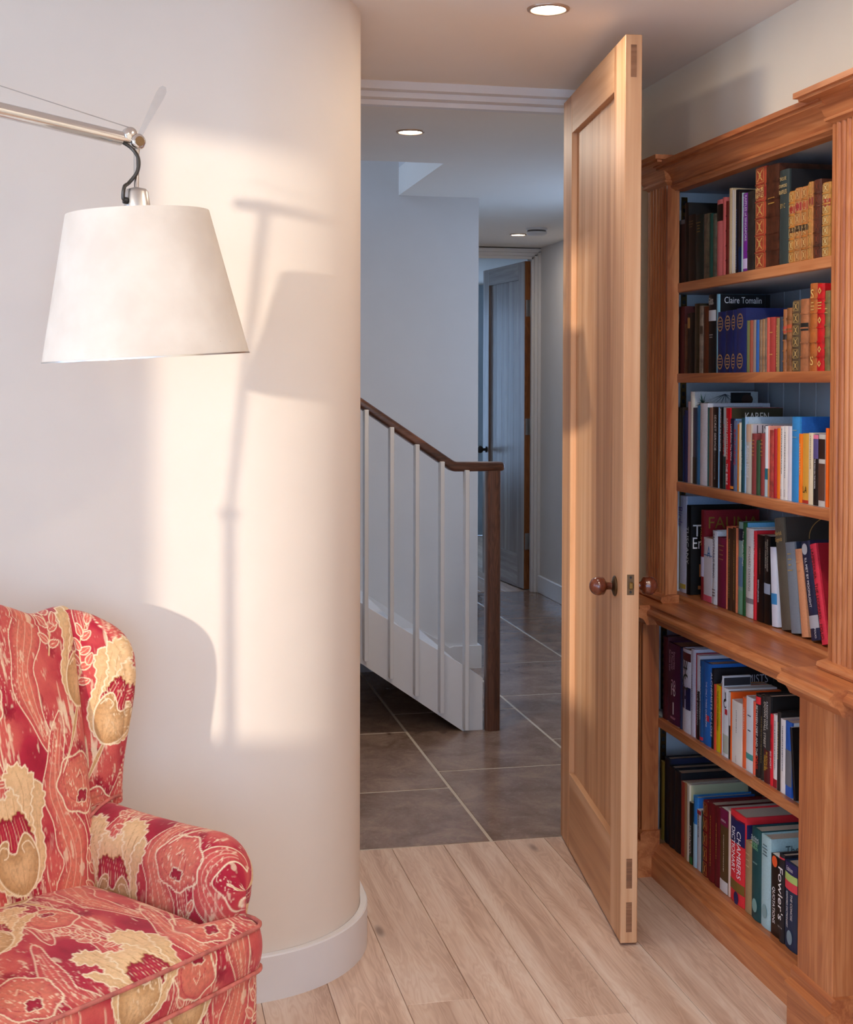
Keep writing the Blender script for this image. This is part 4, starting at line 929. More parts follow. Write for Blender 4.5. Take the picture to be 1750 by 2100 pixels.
    if 'dia' in op:
        for k in (0, 1, 3, 5):
            zc = h * (k + .5) / 6; r_ = t * .24; x0 = -bulge - .0008
            MB().add([(x0, 0, zc - r_), (x0, r_, zc), (x0, 0, zc + r_), (x0, -r_, zc), (x0, 0, zc - r_ * .45), (x0, r_ * .45, zc), (x0, 0, zc + r_ * .45), (x0, -r_ * .45, zc)],
                     [(0, 1, 5, 4), (1, 2, 6, 5), (2, 3, 7, 6), (3, 0, 4, 7)]).build('gilt_diamond', foil(op['dia']), root)
    if op.get('wr'):
        for zc in (.80, .18):
            x0 = -bulge - .0008; r1, r2 = min(t * .42, .016), min(t * .42, .016) * .78; V = []; F = []
            for k in range(20):
                a = 2 * math.pi * k / 20
                V += [(x0, r1 * math.cos(a), h * zc + .018 * math.sin(a)), (x0, r2 * math.cos(a), h * zc + .0145 * math.sin(a))]
                F.append((2 * k, 2 * k + 1, (2 * k + 3) % 40, (2 * k + 2) % 40))
            mb2 = MB().add(V, F)
            for q in (-.5, 0, .5): mb2.box(x0, x0 + .0003, -r2 * .7, r2 * .7, h * zc + q * .014 - .0014, h * zc + q * .014 + .0014)
            mb2.build('gilt_wreath', foil('c49a68'), root)
    if 'disc' in op:
        hx, zf = op['disc']; x0 = -bulge - .0011; rr = min(t * .33, .012); kz = 1.25 if hx not in ('f06030', 'c4c4c4') else 1.0
        MB().add([(x0, rr * math.cos(2 * math.pi * k / 20), h * zf + rr * kz * math.sin(2 * math.pi * k / 20)) for k in range(20)], [tuple(range(20))]).build('emblem', ink(hx), root)
    if 'sq' in op:
        hx, z0, z1 = op['sq']; x0 = -bulge - .0011
        MB().box(x0, x0 + .0003, -t * .42, t * .02, h * z0, h * z1).build('spine_tag', ink(hx), root)
    if 'frame' in op:
        fx = bookmat(op['frame'], 'h')
        MB().box(-.004, d, t / 2 - .0016, t / 2 + .0001, 0, h + .004).build('slipcase_wall', fx, root) if 'darker' in desc else MB().box(-.004, d, -t / 2 - .0001, -t / 2 + .0016, 0, h + .004).build('slipcase_wall', fx, root)
        MB().box(-.004, d, -t / 2 - .0001, t / 2 + .0001, h + .001, h + .0035).build('slipcase_top', fx, root)
    for tx in op.get('t', []):
        kind, s, hx, zc, lf, sf, off = tx if len(tx) == 7 else (*tx, 0)
        if kind == 'v': text('title', s, h * lf, t * sf, (xs - .0004, -off * t, h * zc), (0, 0, -1), (0, -1, 0), ink(hx), root)
        else: text('title', s, t * lf, t * sf, (xs - .0004, -off * t, h * zc), (0, -1, 0), (0, 0, 1), ink(hx), root)
    yf = -t / 2 - .0008
    for s, hx, x0, zc, wf in op.get('c', []):
        text('cover_lettering', s, d * wf, h * .13, (d * (x0 + wf / 2), yf, h * zc), (1, 0, 0), (0, 0, 1), ink(hx), root)
    for x0, z0, x1, z1, hx in op.get('pc', []):
        MB().box(d * x0, d * x1, yf + .0001, yf + .0005, h * z0, h * z1).build('cover_picture', ink(hx), root)
    if 'cb' in op:
        hx, z0, z1 = op['cb']
        MB().box(.003, d - .0004, yf + .0001, yf + .0006, h * z0, h * z1 - .0004).build('cover_band', ink(hx), root); wrap(h * z0, h * z1 - .0004, ink(hx), 'spine_label', .0005)
    if op.get('cb2'):
        for z0, z1, hx in ((.78, .87, 'b4d478'), (.68, .78, 'e04050')): MB().box(.003, d - .0004, yf + .0001, yf + .0006, h * z0, h * z1).build('cover_band', ink(hx), root)
    if op.get('ct') == 2:
        MB().box(.004, d - .0003, -t / 2 - .0004, -t / 2 + .0001, .0003, h - .0003).build('front_jacket', bookmat('ee5c18', 'p'), root)
    if op.get('arc'):
        V = []; F = []; cx_, cz_ = d * .72, h * .80
        for k in range(25):
            a = math.pi * k / 24; V += [(cx_ + .062 * math.cos(a), yf, cz_ + .05 * math.sin(a)), (cx_ + .060 * math.cos(a), yf, cz_ + .048 * math.sin(a))]
            if k: F.append((2 * k - 2, 2 * k - 1, 2 * k + 1, 2 * k))
        MB().add(V, F).build('gilt_arc', foil('c89c5c'), root)
    if op.get('pine'):
        r_ = random.Random(5)
        def spray(cx_, cz_, n_, l0, l1, a0, a1, hx, w_):
            mb2 = MB()
            for _ in range(n_):
                a = r_.uniform(a0, a1); l_ = r_.uniform(l0, l1); ca, sa = math.cos(a), math.sin(a)
                e = (min(d - .003, max(.004, cx_ + l_ * ca)), min(h - .002, cz_ + l_ * sa))
                mb2.add([(cx_ - sa * w_, yf, cz_ + ca * w_), (e[0], yf, e[1]), (cx_ + sa * w_, yf, cz_ - ca * w_)], [(0, 1, 2)])
            mb2.build('pine_needles', ink(hx), root)
        spray(.025, h - .03, 26, .012, .03, 0, 6.28, '2f6a50', .0016)
        spray(.085, h - .006, 22, .03, .055, 3.4, 6.0, '2a343c', .0005)
        MB().box(.10, d - .02, yf, yf + .0003, h - .03, h - .002).build('cover_picture', ink('14181a'), root)
        MB().add([(.145 + .016 * math.cos(k * .524), yf - .0002, h - .02 + .014 * math.sin(k * .524)) for k in range(12)], [tuple(range(12))]).build('cover_picture', ink('3c2218'), root)
    return root

def hash_(s):
    v = 7
    for ch in s: v = (v * 31 + ord(ch)) % 100003
    return v / 100003

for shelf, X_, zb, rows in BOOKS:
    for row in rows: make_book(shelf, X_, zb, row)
# loose papers lying on the leather volumes
tag(MB().prism([(0, 0), (.075, .004), (.11, .003), (.11, .0035), (.075, .0048), (0, .0008)], 1, -.03, .035).build('paper', plain('paper', 'd8d6d8', .7)), 'folded white paper lying on the leather volumes of the top shelf', 'paper').location = (1.40, 2.575, 1.517 + .1625)
# black booklet tipped against the business book, and a rounded card behind it
bk = empty('booklet', (1.322, 2.574, .4065), 0, 'black booklet tilted across the green business book under the ledge', 'book'); bk.rotation_euler = (R(0), R(0), 0)
a = R(7)
cv = MB().box(0, .11, -.004, .004, 0, .148, .0006).build('cover', bookmat('141214', 'p'), bk); MB().box(.002, .1105, -.003, .003, .001, .1486).build('pages', M['pages'], bk)
bk.rotation_euler = (-a, 0, 0); bk.location = (1.322, 2.560, .4065 + .004 * math.sin(a))
# ------------------------------------------------------------------ floral furnishing fabric (drawn shape by shape, stored as vertex colours)
TW, TH, TR = .34, .42, .0005
TNX, TNY = int(TW / TR), int(TH / TR)
nrg = np.random.default_rng(3)
def pnoise(nx, ny, seed, octs=4):
    """periodic value noise over the tile"""
    g = np.random.default_rng(seed); out = np.zeros((TNY, TNX)); amp = 1; tot = 0
    yy, xx = np.mgrid[0:TNY, 0:TNX]
    for o in range(octs):
        a, b_ = nx * 2 ** o, ny * 2 ** o; t_ = g.random((b_, a))
        fx = xx / TNX * a; fy = yy / TNY * b_; ix = fx.astype(int); iy = fy.astype(int); fx -= ix; fy -= iy
        fx = fx * fx * (3 - 2 * fx); fy = fy * fy * (3 - 2 * fy)
        v = (t_[iy % b_, ix % a] * (1 - fx) + t_[iy % b_, (ix + 1) % a] * fx) * (1 - fy) + (t_[(iy + 1) % b_, ix % a] * (1 - fx) + t_[(iy + 1) % b_, (ix + 1) % a] * fx) * fy
        out += v * amp; tot += amp; amp *= .55
    return out / tot
def L3(h): return np.array(lin(h))
CRIM, DEEP, CORAL, ORNG, CREAM, TAN, BEIGE = L3('b3243a'), L3('94102a'), L3('d25f55'), L3('d97660'), L3('f6e0ba'), L3('c9955f'), L3('e9c08e')
TILE = np.zeros((TNY, TNX, 3))
nA = pnoise(4, 5, 1); nB = pnoise(7, 3, 2); nS = pnoise(60, 8, 3, 3); nG = pnoise(90, 110, 4, 2); nF = pnoise(40, 14, 9, 3)
def mixa(a, b_, k): k = np.clip(k, 0, 1)[..., None]; return a * (1 - k) + b_ * k
TILE[:] = mixa(CRIM, CORAL, (nA - .42) * 4.0)
TILE = mixa(TILE, DEEP, (.40 - nA) * 5)
def bbox_eval(pts, pad, fn):
    """call fn on every wrapped copy of a shape that touches the tile"""
    P = np.array(pts); lo = P.min(0) - pad; hi = P.max(0) + pad
    for sx in (-1, 0, 1, 2):
        for sy in (-1, 0, 1, 2):
            o = np.array((sx * TW - TW * 0, sy * TH)); a = lo - o; b_ = hi - o
            x0, x1 = max(0, int(a[0] / TR)), min(TNX, int(b_[0] / TR) + 1); y0, y1 = max(0, int(a[1] / TR)), min(TNY, int(b_[1] / TR) + 1)
            if x0 >= x1 or y0 >= y1: continue
            yy, xx = np.mgrid[y0:y1, x0:x1]
            fn((xx + .5) * TR + o[0], (yy + .5) * TR + o[1], slice(y0, y1), slice(x0, x1))
def seg_dist(x, y, pts, closed):
    d = np.full(x.shape, 9.0); n_ = len(pts)
    for i in range(n_ if closed else n_ - 1):
        (ax, ay), (bx, by) = pts[i], pts[(i + 1) % n_]; vx, vy = bx - ax, by - ay; q = vx * vx + vy * vy + 1e-12
        t_ = np.clip(((x - ax) * vx + (y - ay) * vy) / q, 0, 1); d = np.minimum(d, np.hypot(x - ax - t_ * vx, y - ay - t_ * vy))
    return d
def inside(x, y, pts):
    r_ = np.zeros(x.shape, bool); n_ = len(pts)
    for i in range(n_):
        (ax, ay), (bx, by) = pts[i], pts[(i + 1) % n_]
        if ay == by: continue
        r_ ^= ((ay > y) != (by > y)) & (x < (bx - ax) * (y - ay) / (by - ay) + ax)
    return r_
def cr(pts, n_=6, closed=True):
    """Catmull-Rom through the points"""
    P = [np.array(p_, float) for p_ in pts]; m_ = len(P); out = []
    for i in range(m_ if closed else m_ - 1):
        p0, p1, p2, p3 = (P[(i - 1) % m_], P[i], P[(i + 1) % m_], P[(i + 2) % m_]) if closed else (P[max(i - 1, 0)], P[i], P[i + 1], P[min(i + 2, m_ - 1)])
        for k in range(n_):
            t_ = k / n_; out.append(.5 * (2 * p1 + (p2 - p0) * t_ + (2 * p0 - 5 * p1 + 4 * p2 - p3) * t_ ** 2 + (3 * p1 - p0 - 3 * p2 + p3) * t_ ** 3))
    if not closed: out.append(P[-1])
    return [tuple(p_) for p_ in out]
def ruffle(pts, amp, freq, seed=0):
    out = []; s_ = 0
    for i, p_ in enumerate(pts):
        q = pts[(i + 1) % len(pts)]; o = pts[i - 1]; tx, ty = q[0] - o[0], q[1] - o[1]; l_ = math.hypot(tx, ty) + 1e-9
        s_ += math.hypot(p_[0] - o[0], p_[1] - o[1]); a = amp * (math.sin(s_ * freq) + .6 * math.sin(s_ * freq * 2.3 + seed))
        out.append((p_[0] + ty / l_ * a, p_[1] - tx / l_ * a))
    return out
def fill(pts, c_in, c_edge, c_line, lw=.0011, shade=.012, tex=.35, a=1.0):
    def fn(x, y, sy, sx):
        d = seg_dist(x, y, pts, True); i_ = inside(x, y, pts)
        k = np.clip(d / shade, 0, 1)[..., None]; c = c_edge * (1 - k) + c_in * k
        c = c * (1 + tex * (nG[sy, sx] - .5))[..., None]
        m_ = np.where(i_, 1.0, np.clip(1 - d / TR, 0, 1))[..., None] * a
        t_ = TILE[sy, sx] * (1 - m_) + c * m_
        if c_line is not None:
            e_ = np.clip((lw - d) / (TR * 1.2) + .5, 0, 1)[..., None]; t_ = t_ * (1 - e_) + c_line * e_
        TILE[sy, sx] = t_
    bbox_eval(pts, .004, fn)
def line(pts, c, w0, w1=None, a=1.0):
    w1 = w0 if w1 is None else w1
    def fn(x, y, sy, sx):
        n_ = len(pts); best = np.full(x.shape, -9.0)
        for i in range(n_ - 1):
            (ax, ay), (bx, by) = pts[i], pts[i + 1]; vx, vy = bx - ax, by - ay; q = vx * vx + vy * vy + 1e-12
            t_ = np.clip(((x - ax) * vx + (y - ay) * vy) / q, 0, 1); w_ = w0 + (w1 - w0) * (i + t_) / (n_ - 1)
            best = np.maximum(best, w_ - np.hypot(x - ax - t_ * vx, y - ay - t_ * vy))
        k = (np.clip(best / TR + .5, 0, 1) * a)[..., None]; TILE[sy, sx] = TILE[sy, sx] * (1 - k) + c * k
    bbox_eval(pts, .01, fn)
def xf(pts, ox, oy, rot=0, s_=1.0, mir=1):
    c, s2 = math.cos(rot), math.sin(rot)
    return [(ox + s_ * (mir * x * c - y * s2), oy + s_ * (mir * x * s2 + y * c)) for x, y in pts]
# dark sprigs printed tone on tone
for k in range(26):
    cx_, cy_ = nrg.random() * TW, nrg.random() * TH; a0 = nrg.random() * 6.28
    for q in range(5):
        a_ = a0 + (q - 2) * .55; lf = [(0, 0), (.006, .0035), (.014, 0), (.006, -.0035)]
        fill(xf(cr(lf, 4), cx_, cy_, a_, 1.2), DEEP, DEEP, None, shade=.004, a=.55)
# broad swaying leaves
for base, wd, col_ in (([(.02, -.02), (.05, .10), (.03, .22), (.08, .33), (.06, .45)], .026, CORAL), ([(.20, -.05), (.17, .08), (.21, .20), (.19, .32), (.23, .44)], .03, ORNG),
                       ([(.30, .10), (.33, .2), (.30, .3), (.34, .42)], .022, CORAL)):
    c_ = cr(base, 10, False); n_ = len(c_); Lp, Rp = [], []
    for i, p_ in enumerate(c_):
        q, o = c_[min(i + 1, n_ - 1)], c_[max(i - 1, 0)]; tx, ty = q[0] - o[0], q[1] - o[1]; l_ = math.hypot(tx, ty) + 1e-9
        w_ = wd * (math.sin(math.pi * (i + .5) / n_) ** .7) * (1 + .15 * math.sin(i * .9)); Lp.append((p_[0] - ty / l_ * w_, p_[1] + tx / l_ * w_)); Rp.append((p_[0] + ty / l_ * w_, p_[1] - tx / l_ * w_))
    fill(Lp + Rp[::-1], col_, CRIM * .6 + CORAL * .4, CREAM, .0009, .016, .5)
    for fr in (-.45, 0.0, .45): line([(a_[0] * (.5 + fr / 2) + b_[0] * (.5 - fr / 2), a_[1] * (.5 + fr / 2) + b_[1] * (.5 - fr / 2)) for a_, b_ in zip(Lp, Rp)][3:-3], CREAM, .0006, .0006, .55)
# dry-brushed flecks
fl_ = np.clip((nS - .57) * 14, 0, 1) * np.clip((nB - .5) * 7, 0, 1)
TILE = mixa(TILE, CREAM, fl_ * .8)
TILE = mixa(TILE, CREAM, np.clip((nF - .68) * 20, 0, 1) * .55)
# curled acanthus heads
def curl(cx_, cy_, r_, rot, mir):
    ring = [(r_ * (1 + .06 * math.sin(7 * a_ + 1)) * math.cos(a_), r_ * (1 + .06 * math.sin(7 * a_ + 1)) * math.sin(a_)) for a_ in np.linspace(0, 6.28, 48)[:-1]]
    st_ = xf([(-.012, -r_ * .9), (-.016, -r_ * 1.9), (.006, -r_ * 1.9), (.012, -r_ * .9)], cx_, cy_, rot, 1, mir)
    fill(st_, CORAL, CRIM, CREAM, .0008)
    for q in (-.6, 0, .5): line(xf([(.01 * q, -r_ * .9), (.01 * q - .003, -r_ * 1.85)], cx_, cy_, rot, 1, mir), CREAM, .0004, a=.8)
    fill(xf(ring, cx_, cy_, rot, 1, mir), ORNG, CRIM * .35 + CORAL * .65, CREAM, .0013, .014, .5)
    sp_ = [(r_ * (.98 - .105 * a_) * math.cos(a_ + .4), r_ * (.98 - .105 * a_) * math.sin(a_ + .4)) for a_ in np.linspace(.6, 7.4, 60)]
    line(xf(sp_, cx_, cy_, rot, 1, mir), CRIM, .0006, a=.9)
    ey = [(r_ * (.30 * math.cos(a_)) - r_ * .1, r_ * (.22 * math.sin(a_)) - r_ * .42) for a_ in np.linspace(0, 6.28, 20)[:-1]]
    fill(xf(ruffle(ey, .002, 300), cx_, cy_, rot, 1, mir), CRIM, DEEP, CREAM, .0009)
    line(xf([(-r_ * .05, r_ * .25), (r_ * .2, r_ * .4), (r_ * .22, r_ * .1), (r_ * .05, -.25 * r_)], cx_, cy_, rot, 1, mir), CREAM, .0007, .0005)
# leafy sprays
def spray(cx_, cy_, rot, mir, s_=1.0):
    main = cr([(0, -.06), (.002, -.02), (-.006, .02), (.0, .06)], 6, False); line(xf(main, cx_, cy_, rot, s_, mir), BEIGE, .0016, .0007)
    for q, (x, y, a_) in enumerate([(.0, -.045, .5), (.0, -.04, 2.6), (.0, -.02, .7), (0, -.015, 2.4), (-.003, .005, .8), (-.003, .01, 2.3), (-.005, .03, .9), (-.004, .035, 2.2), (0, .058, 1.5), (.012, -.01, 1.3), (-.016, .0, 1.8)]):
        lf = cr([(0, 0), (.008, .0065), (.02, .003), (.024, 0), (.018, -.005), (.007, -.006)], 5)
        lf = [(x + u_ * math.cos(a_) - v_ * math.sin(a_), y + u_ * math.sin(a_) + v_ * math.cos(a_)) for u_, v_ in lf]
        fill(xf(lf, cx_, cy_, rot, s_, mir), ORNG * .55 + CORAL * .45, CORAL, CREAM, .0009, .006, .4)
        line(xf([(x, y), (x + .02 * math.cos(a_), y + .02 * math.sin(a_))], cx_, cy_, rot, s_, mir), CREAM, .0004)
# parrot tulips
BROWN = L3('a8703c')
def petal(T, pts, ruf, fr, c_in, c_edge, veins, seed=0):
    fill(T(ruffle(cr(pts, 8), ruf, fr, seed)), c_in, c_edge, CREAM, .0012, .013, .4)
    for v_ in veins: line(T(cr(v_, 6, False)), BROWN, .0006, .0003, .7)
def tulip(cx_, cy_, rot, mir, s_=1.0):
    T = lambda p_: xf(p_, cx_, cy_, rot, s_, mir)
    fill(T(cr([(0, .01), (.003, -.03), (.0, -.07), (.002, -.125), (-.0035, -.07), (-.0045, -.02)], 6)), BEIGE, TAN, CREAM, .0008)
    petal(T, [(-.045, .085), (-.066, .125), (-.052, .15), (-.072, .178), (-.058, .198), (-.034, .192), (-.02, .165), (-.012, .12)], .0032, 380, BEIGE, TAN * .3 + BEIGE * .7, [[(-.03, .11), (-.045, .15), (-.05, .185)], [(-.024, .12), (-.034, .16), (-.035, .185)]])
    petal(T, [(.012, .12), (.018, .165), (.01, .19), (.03, .206), (.055, .196), (.07, .168), (.058, .14), (.05, .09)], .0034, 360, BEIGE, TAN * .3 + BEIGE * .7, [[(.03, .12), (.04, .16), (.036, .195)], [(.038, .11), (.05, .14), (.054, .17)]], 2)
    petal(T, [(-.03, .10), (-.03, .145), (-.018, .17), (.0, .158), (.016, .172), (.028, .15), (.03, .10)], .0026, 420, BEIGE * 1.04, TAN * .2 + BEIGE * .8, [[(0, .11), (.002, .15)], [(-.014, .11), (-.016, .155)], [(.014, .11), (.018, .155)]], 1)
    fill(T(ruffle(cr([(-.036, .08), (-.030, .118), (-.012, .13), (.004, .124), (.022, .132), (.036, .11), (.036, .08), (0, .062)], 6), .0022, 520, 1)), CRIM, DEEP, BROWN, .0006, shade=.01)
    for q in range(11):
        x = -.031 + q * .0062; line(T(cr([(x, .078), (x * .9 + .0016, .10), (x * .86, .122)], 4, False)), (CREAM, BEIGE, CORAL)[q % 3], .0007, .0003, .85)
    petal(T, [(0, 0), (-.034, .016), (-.054, .05), (-.058, .09), (-.076, .128), (-.086, .15), (-.064, .142), (-.046, .108), (-.038, .06), (-.02, .025)], .0017, 330, BEIGE, TAN * .5 + BEIGE * .5, [[(-.012, .012), (-.036, .035), (-.047, .075), (-.056, .11)]])
    petal(T, [(0, 0), (.036, .016), (.056, .052), (.06, .10), (.08, .14), (.072, .17), (.056, .15), (.046, .115), (.038, .06), (.02, .025)], .0020, 360, BEIGE, TAN * .5 + BEIGE * .5, [[(.012, .012), (.038, .036), (.048, .08), (.056, .12)]], 2)
    fill(T(cr([(0, .0), (-.028, .018), (-.042, .048), (-.038, .076), (-.022, .094), (-.010, .092), (-.012, .076), (.0, .070), (.010, .084), (.024, .096), (.036, .082), (.041, .05), (.027, .015)], 8)), TAN * .35 + BEIGE * .65, TAN * .85, CREAM, .0013, .024, .5)
    line(T(cr([(-.036, .07), (-.026, .086), (-.014, .082), (-.016, .07), (-.024, .068)], 5, False)), CREAM, .0010)
    line(T(cr([(.036, .066), (.028, .082), (.014, .078), (.016, .066)], 5, False)), CREAM, .0009)
    for q in (-.018, -.006, .006, .018): line(T(cr([(q * .3, .008), (q, .035), (q * 1.1, .06)], 5, False)), BROWN, .0005, .0002, .5)
curl(.245, .315, .050, .25, 1); curl(.075, .06, .044, 2.6, -1)
spray(.255, .175, -.3, 1, 1.05); spray(.075, .385, .5, -1, .95)
tulip(.10, .165, .10, 1, 1.0); tulip(.275, .02, -.55, -1, .95)
fl2 = np.clip((nS - .66) * 14, 0, 1) * np.clip((.62 - nB) * 7, 0, 1)
TILE = mixa(TILE, TILE * .82, np.clip((nG - .55) * 3, 0, 1) * .5)
fl3_ = np.clip((pnoise(150, 60, 21, 2) - .70) * 16, 0, 1) * np.clip((pnoise(5, 4, 22) - .46) * 8, 0, 1)
TILE = mixa(TILE, CREAM, fl3_ * .75)
def fabric(u, v):
    """bilinear lookup of the repeat at cloth coordinates in metres"""
    x = (u % TW) / TR - .5; y = (v % TH) / TR - .5; ix = np.floor(x).astype(int); iy = np.floor(y).astype(int); fx = (x - ix)[..., None]; fy = (y - iy)[..., None]
    g = lambda a, b_: TILE[b_ % TNY, a % TNX]
    return (g(ix, iy) * (1 - fx) + g(ix + 1, iy) * fx) * (1 - fy) + (g(ix, iy + 1) * (1 - fx) + g(ix + 1, iy + 1) * fx) * fy
def fabric_mat():
    m, nt, b = new_mat('printed_linen'); L = nt.links.new
    at = N(nt, 'ShaderNodeAttribute', attribute_name='print'); tc = N(nt, 'ShaderNodeTexCoord')
    n1 = N(nt, 'ShaderNodeTexNoise'); n1.inputs['Scale'].default_value = 1400; n1.inputs['Detail'].default_value = 1; L(tc.outputs['Object'], n1.inputs['Vector'])
    rp = ramp(nt, [(.3, (.86, .86, .86)), (.7, (1.08, 1.08, 1.08))]); L(n1.outputs[0], rp.inputs[0])
    L(mixc(nt, 1.0, at.outputs['Color'], rp.outputs[0], 'MULTIPLY'), b.inputs['Base Color'])
    b.inputs['Roughness'].default_value = .85; b.inputs['Specular IOR Level'].default_value = .2; b.inputs['Sheen Weight'].default_value = .15
    bp = N(nt, 'ShaderNodeBump'); bp.inputs['Strength'].default_value = .15; bp.inputs['Distance'].default_value = .0006; L(n1.outputs[0], bp.inputs['Height']); L(bp.outputs[0], b.inputs['Normal'])
    return m
M['fabric'] = fabric_mat()
M['piping'] = plain('piping_cloth', 'c06a5e', .8, var=.35, scale=45)

CHO = np.array((.05, 2.30, 0.0))
chair = empty('wing_armchair', tuple(CHO), 0, 'low wingback armchair in red fabric printed with beige tulips', 'armchair')
cf, cl, cC = np.array((.643, -.766, 0)), np.array((.766, .643, 0)), np.array((.21, 2.236, 0))
def W3(a, b_, z): return cC + np.multiply.outer(a, cf) + np.multiply.outer(b_, cl) + np.multiply.outer(z, np.array((0, 0, 1.0)))
def surf(name, P, U, V, parent=None, mat=None, closev=False):
    """grid surface of world points with cloth coordinates"""
    nu, nv = P.shape[:2]; me = bpy.data.meshes.new(name)
    idx = np.arange(nu * nv).reshape(nu, nv)
    if closev: idx = np.concatenate([idx, idx[:, :1]], 1)
    F = np.stack([idx[:-1, :-1], idx[1:, :-1], idx[1:, 1:], idx[:-1, 1:]], -1).reshape(-1, 4)
    me.from_pydata((P.reshape(-1, 3) - CHO).tolist(), [], F.tolist())
    me.polygons.foreach_set('use_smooth', [True] * len(me.polygons))
    at = me.color_attributes.new('print', 'FLOAT_COLOR', 'POINT')
    c = np.ones((nu * nv, 4), np.float32); c[:, :3] = fabric(U, V).reshape(-1, 3); at.data.foreach_set('color', c.ravel())
    return obj(name, me, mat or M['fabric'], parent or chair)
def mirror(b_): return -.52 - b_
def dense(lo, hi, mid, fine, coarse):
    a = np.arange(lo, mid, coarse); return np.concatenate([a, np.arange(mid, hi, fine), [hi]])
def sstep(x, a, b_): t_ = np.clip((x - a) / (b_ - a), 0, 1); return t_ * t_ * (3 - 2 * t_)

# --- seat cushion: a T shape that runs out in front of both arms
ff_ = np.concatenate([np.arange(-.40, 0, .0019), [0.0]]); bb_ = np.linspace(0, 1, 270)
hw = .26 - .075 * (1 - sstep(ff_, -.075, -.045)) * 0 + 0 * ff_       # half width
Fg, Bg = np.meshgrid(ff_, bb_, indexing='ij'); Hg = np.repeat(hw[:, None], len(bb_), 1)
Lg = -.26 + (2 * Bg - 1) * Hg - np.clip(Bg * 1.6 - .6, 0, 1) * (.075 * (1 - sstep(ff_, -.075, -.045)))[:, None]
rx = np.clip((Fg + .40) / .40, 0, 1)
rc = .028                                                              # rounded front corners
e_ = np.clip((np.abs(Lg + .26) - (Hg - rc)) / rc, 0, 1); Fc = Fg - rc * (1 - np.sqrt(np.clip(1 - e_ ** 2, 0, 1))) * sstep(Fg, -.06, 0)
Fc = Fc + .010 * (1 - ((Lg + .26) / .26) ** 2) * sstep(Fg, -.2, 0)      # slightly bowed front
edge = np.clip((1 - (2 * Bg - 1) ** 2), 0, 1) ** .45 * np.clip(1 - sstep(-Fg, .0, .0) * 0, 0, 1)
crown = .034 * edge * np.clip(1 - ((rx - .45) / .62) ** 2, 0, 1) + .004
ZT, ZB = .366, .300
cush = surf('seat_cushion', W3(Fc, Lg, ZT + crown * np.clip((-Fg) / .05, 0, 1) ** .5), Lg + .335, -Fg * 1.0 + .255)
def border(zt, zb, bulge, u0, n_=46, grow=0.0, name='cushion_border', fr=None, v0=.13):
    """front and far side wall that hangs below an edge"""
    pts = [(Fc[i, -1], Lg[i, -1]) for i in range(len(ff_) - 40, len(ff_))] + [(Fc[-1, j], Lg[-1, j]) for j in range(len(bb_) - 1, -1, -1)]
    E_ = [pts[0]]
    for p_ in pts[1:]:
        if math.hypot(p_[0] - E_[-1][0], p_[1] - E_[-1][1]) > .0016: E_.append(p_)
    E_ = np.array(E_); s_ = np.concatenate([[0], np.cumsum(np.hypot(*np.diff(E_, axis=0).T))])
    T_ = np.gradient(E_, axis=0); nrm = np.stack([-T_[:, 1], T_[:, 0]], 1); nrm /= np.linalg.norm(nrm, axis=1)[:, None] + 1e-9
    if np.mean(nrm[len(nrm) // 2:, 0]) < 0: nrm = -nrm
    t_ = np.linspace(0, 1, n_); off = grow + bulge * np.sin(np.pi * t_)
    A = E_[:, None, 0] + nrm[:, None, 0] * off; B_ = E_[:, None, 1] + nrm[:, None, 1] * off; Z = np.repeat((zt + (zb - zt) * t_)[None], len(E_), 0)
    return surf(name, W3(A, B_, Z), np.repeat((u0 - s_)[:, None], n_, 1), v0 + Z * 1.0), E_, nrm
bo, E_, nr_ = border(ZT + .004, ZB, .006, .335 + .02, name='cushion_border', v0=.13)
def pipe(off, z, name, r_=.0036):
    pts = [W3(*(E_[i] + nr_[i] * off), z) - CHO for i in range(0, len(E_), 3)]; return MB().tube(pts, r_, 8).build(name, M['piping'], chair, smooth=60)
pipe(.002, ZT + .005, 'piping'); pipe(.003, ZB - .001, 'piping')
surf('seat_underside', W3(Fc, Lg, np.full(Fc.shape, ZB))[::8, ::8], Lg[::8, ::8], Fg[::8, ::8])
border(ZB - .002, .115, .0, .355 + .03, 90, -.004, 'front_apron', v0=.33)
# --- frame body below (sides and back down to the feet)
body = MB()
def box_loc(mb, a0, a1, b0, b1, z0, z1):
    P = [W3(a, b_, z) - CHO for z in (z0, z1) for b_ in (b0, b1) for a in (a0, a1)]
    return mb.add(P, [(0, 2, 3, 1), (4, 5, 7, 6), (0, 1, 5, 4), (2, 6, 7, 3), (0, 4, 6, 2), (1, 3, 7, 5)])
box_loc(MB(), -.52, -.03, -.51, -.01, .12, .298).build('seat_base', plain('red_lining', '9c2a34', .9), chair)
for a_, b_ in ((-.05, -.045), (-.05, -.475), (-.50, -.06), (-.50, -.46)):
    MB().lathe([(.013, 0), (.016, .03), (.021, .12)], tuple(W3(a_, b_, 0.0005) - CHO), n=16).build('leg', M['walnut'], chair, smooth=40)

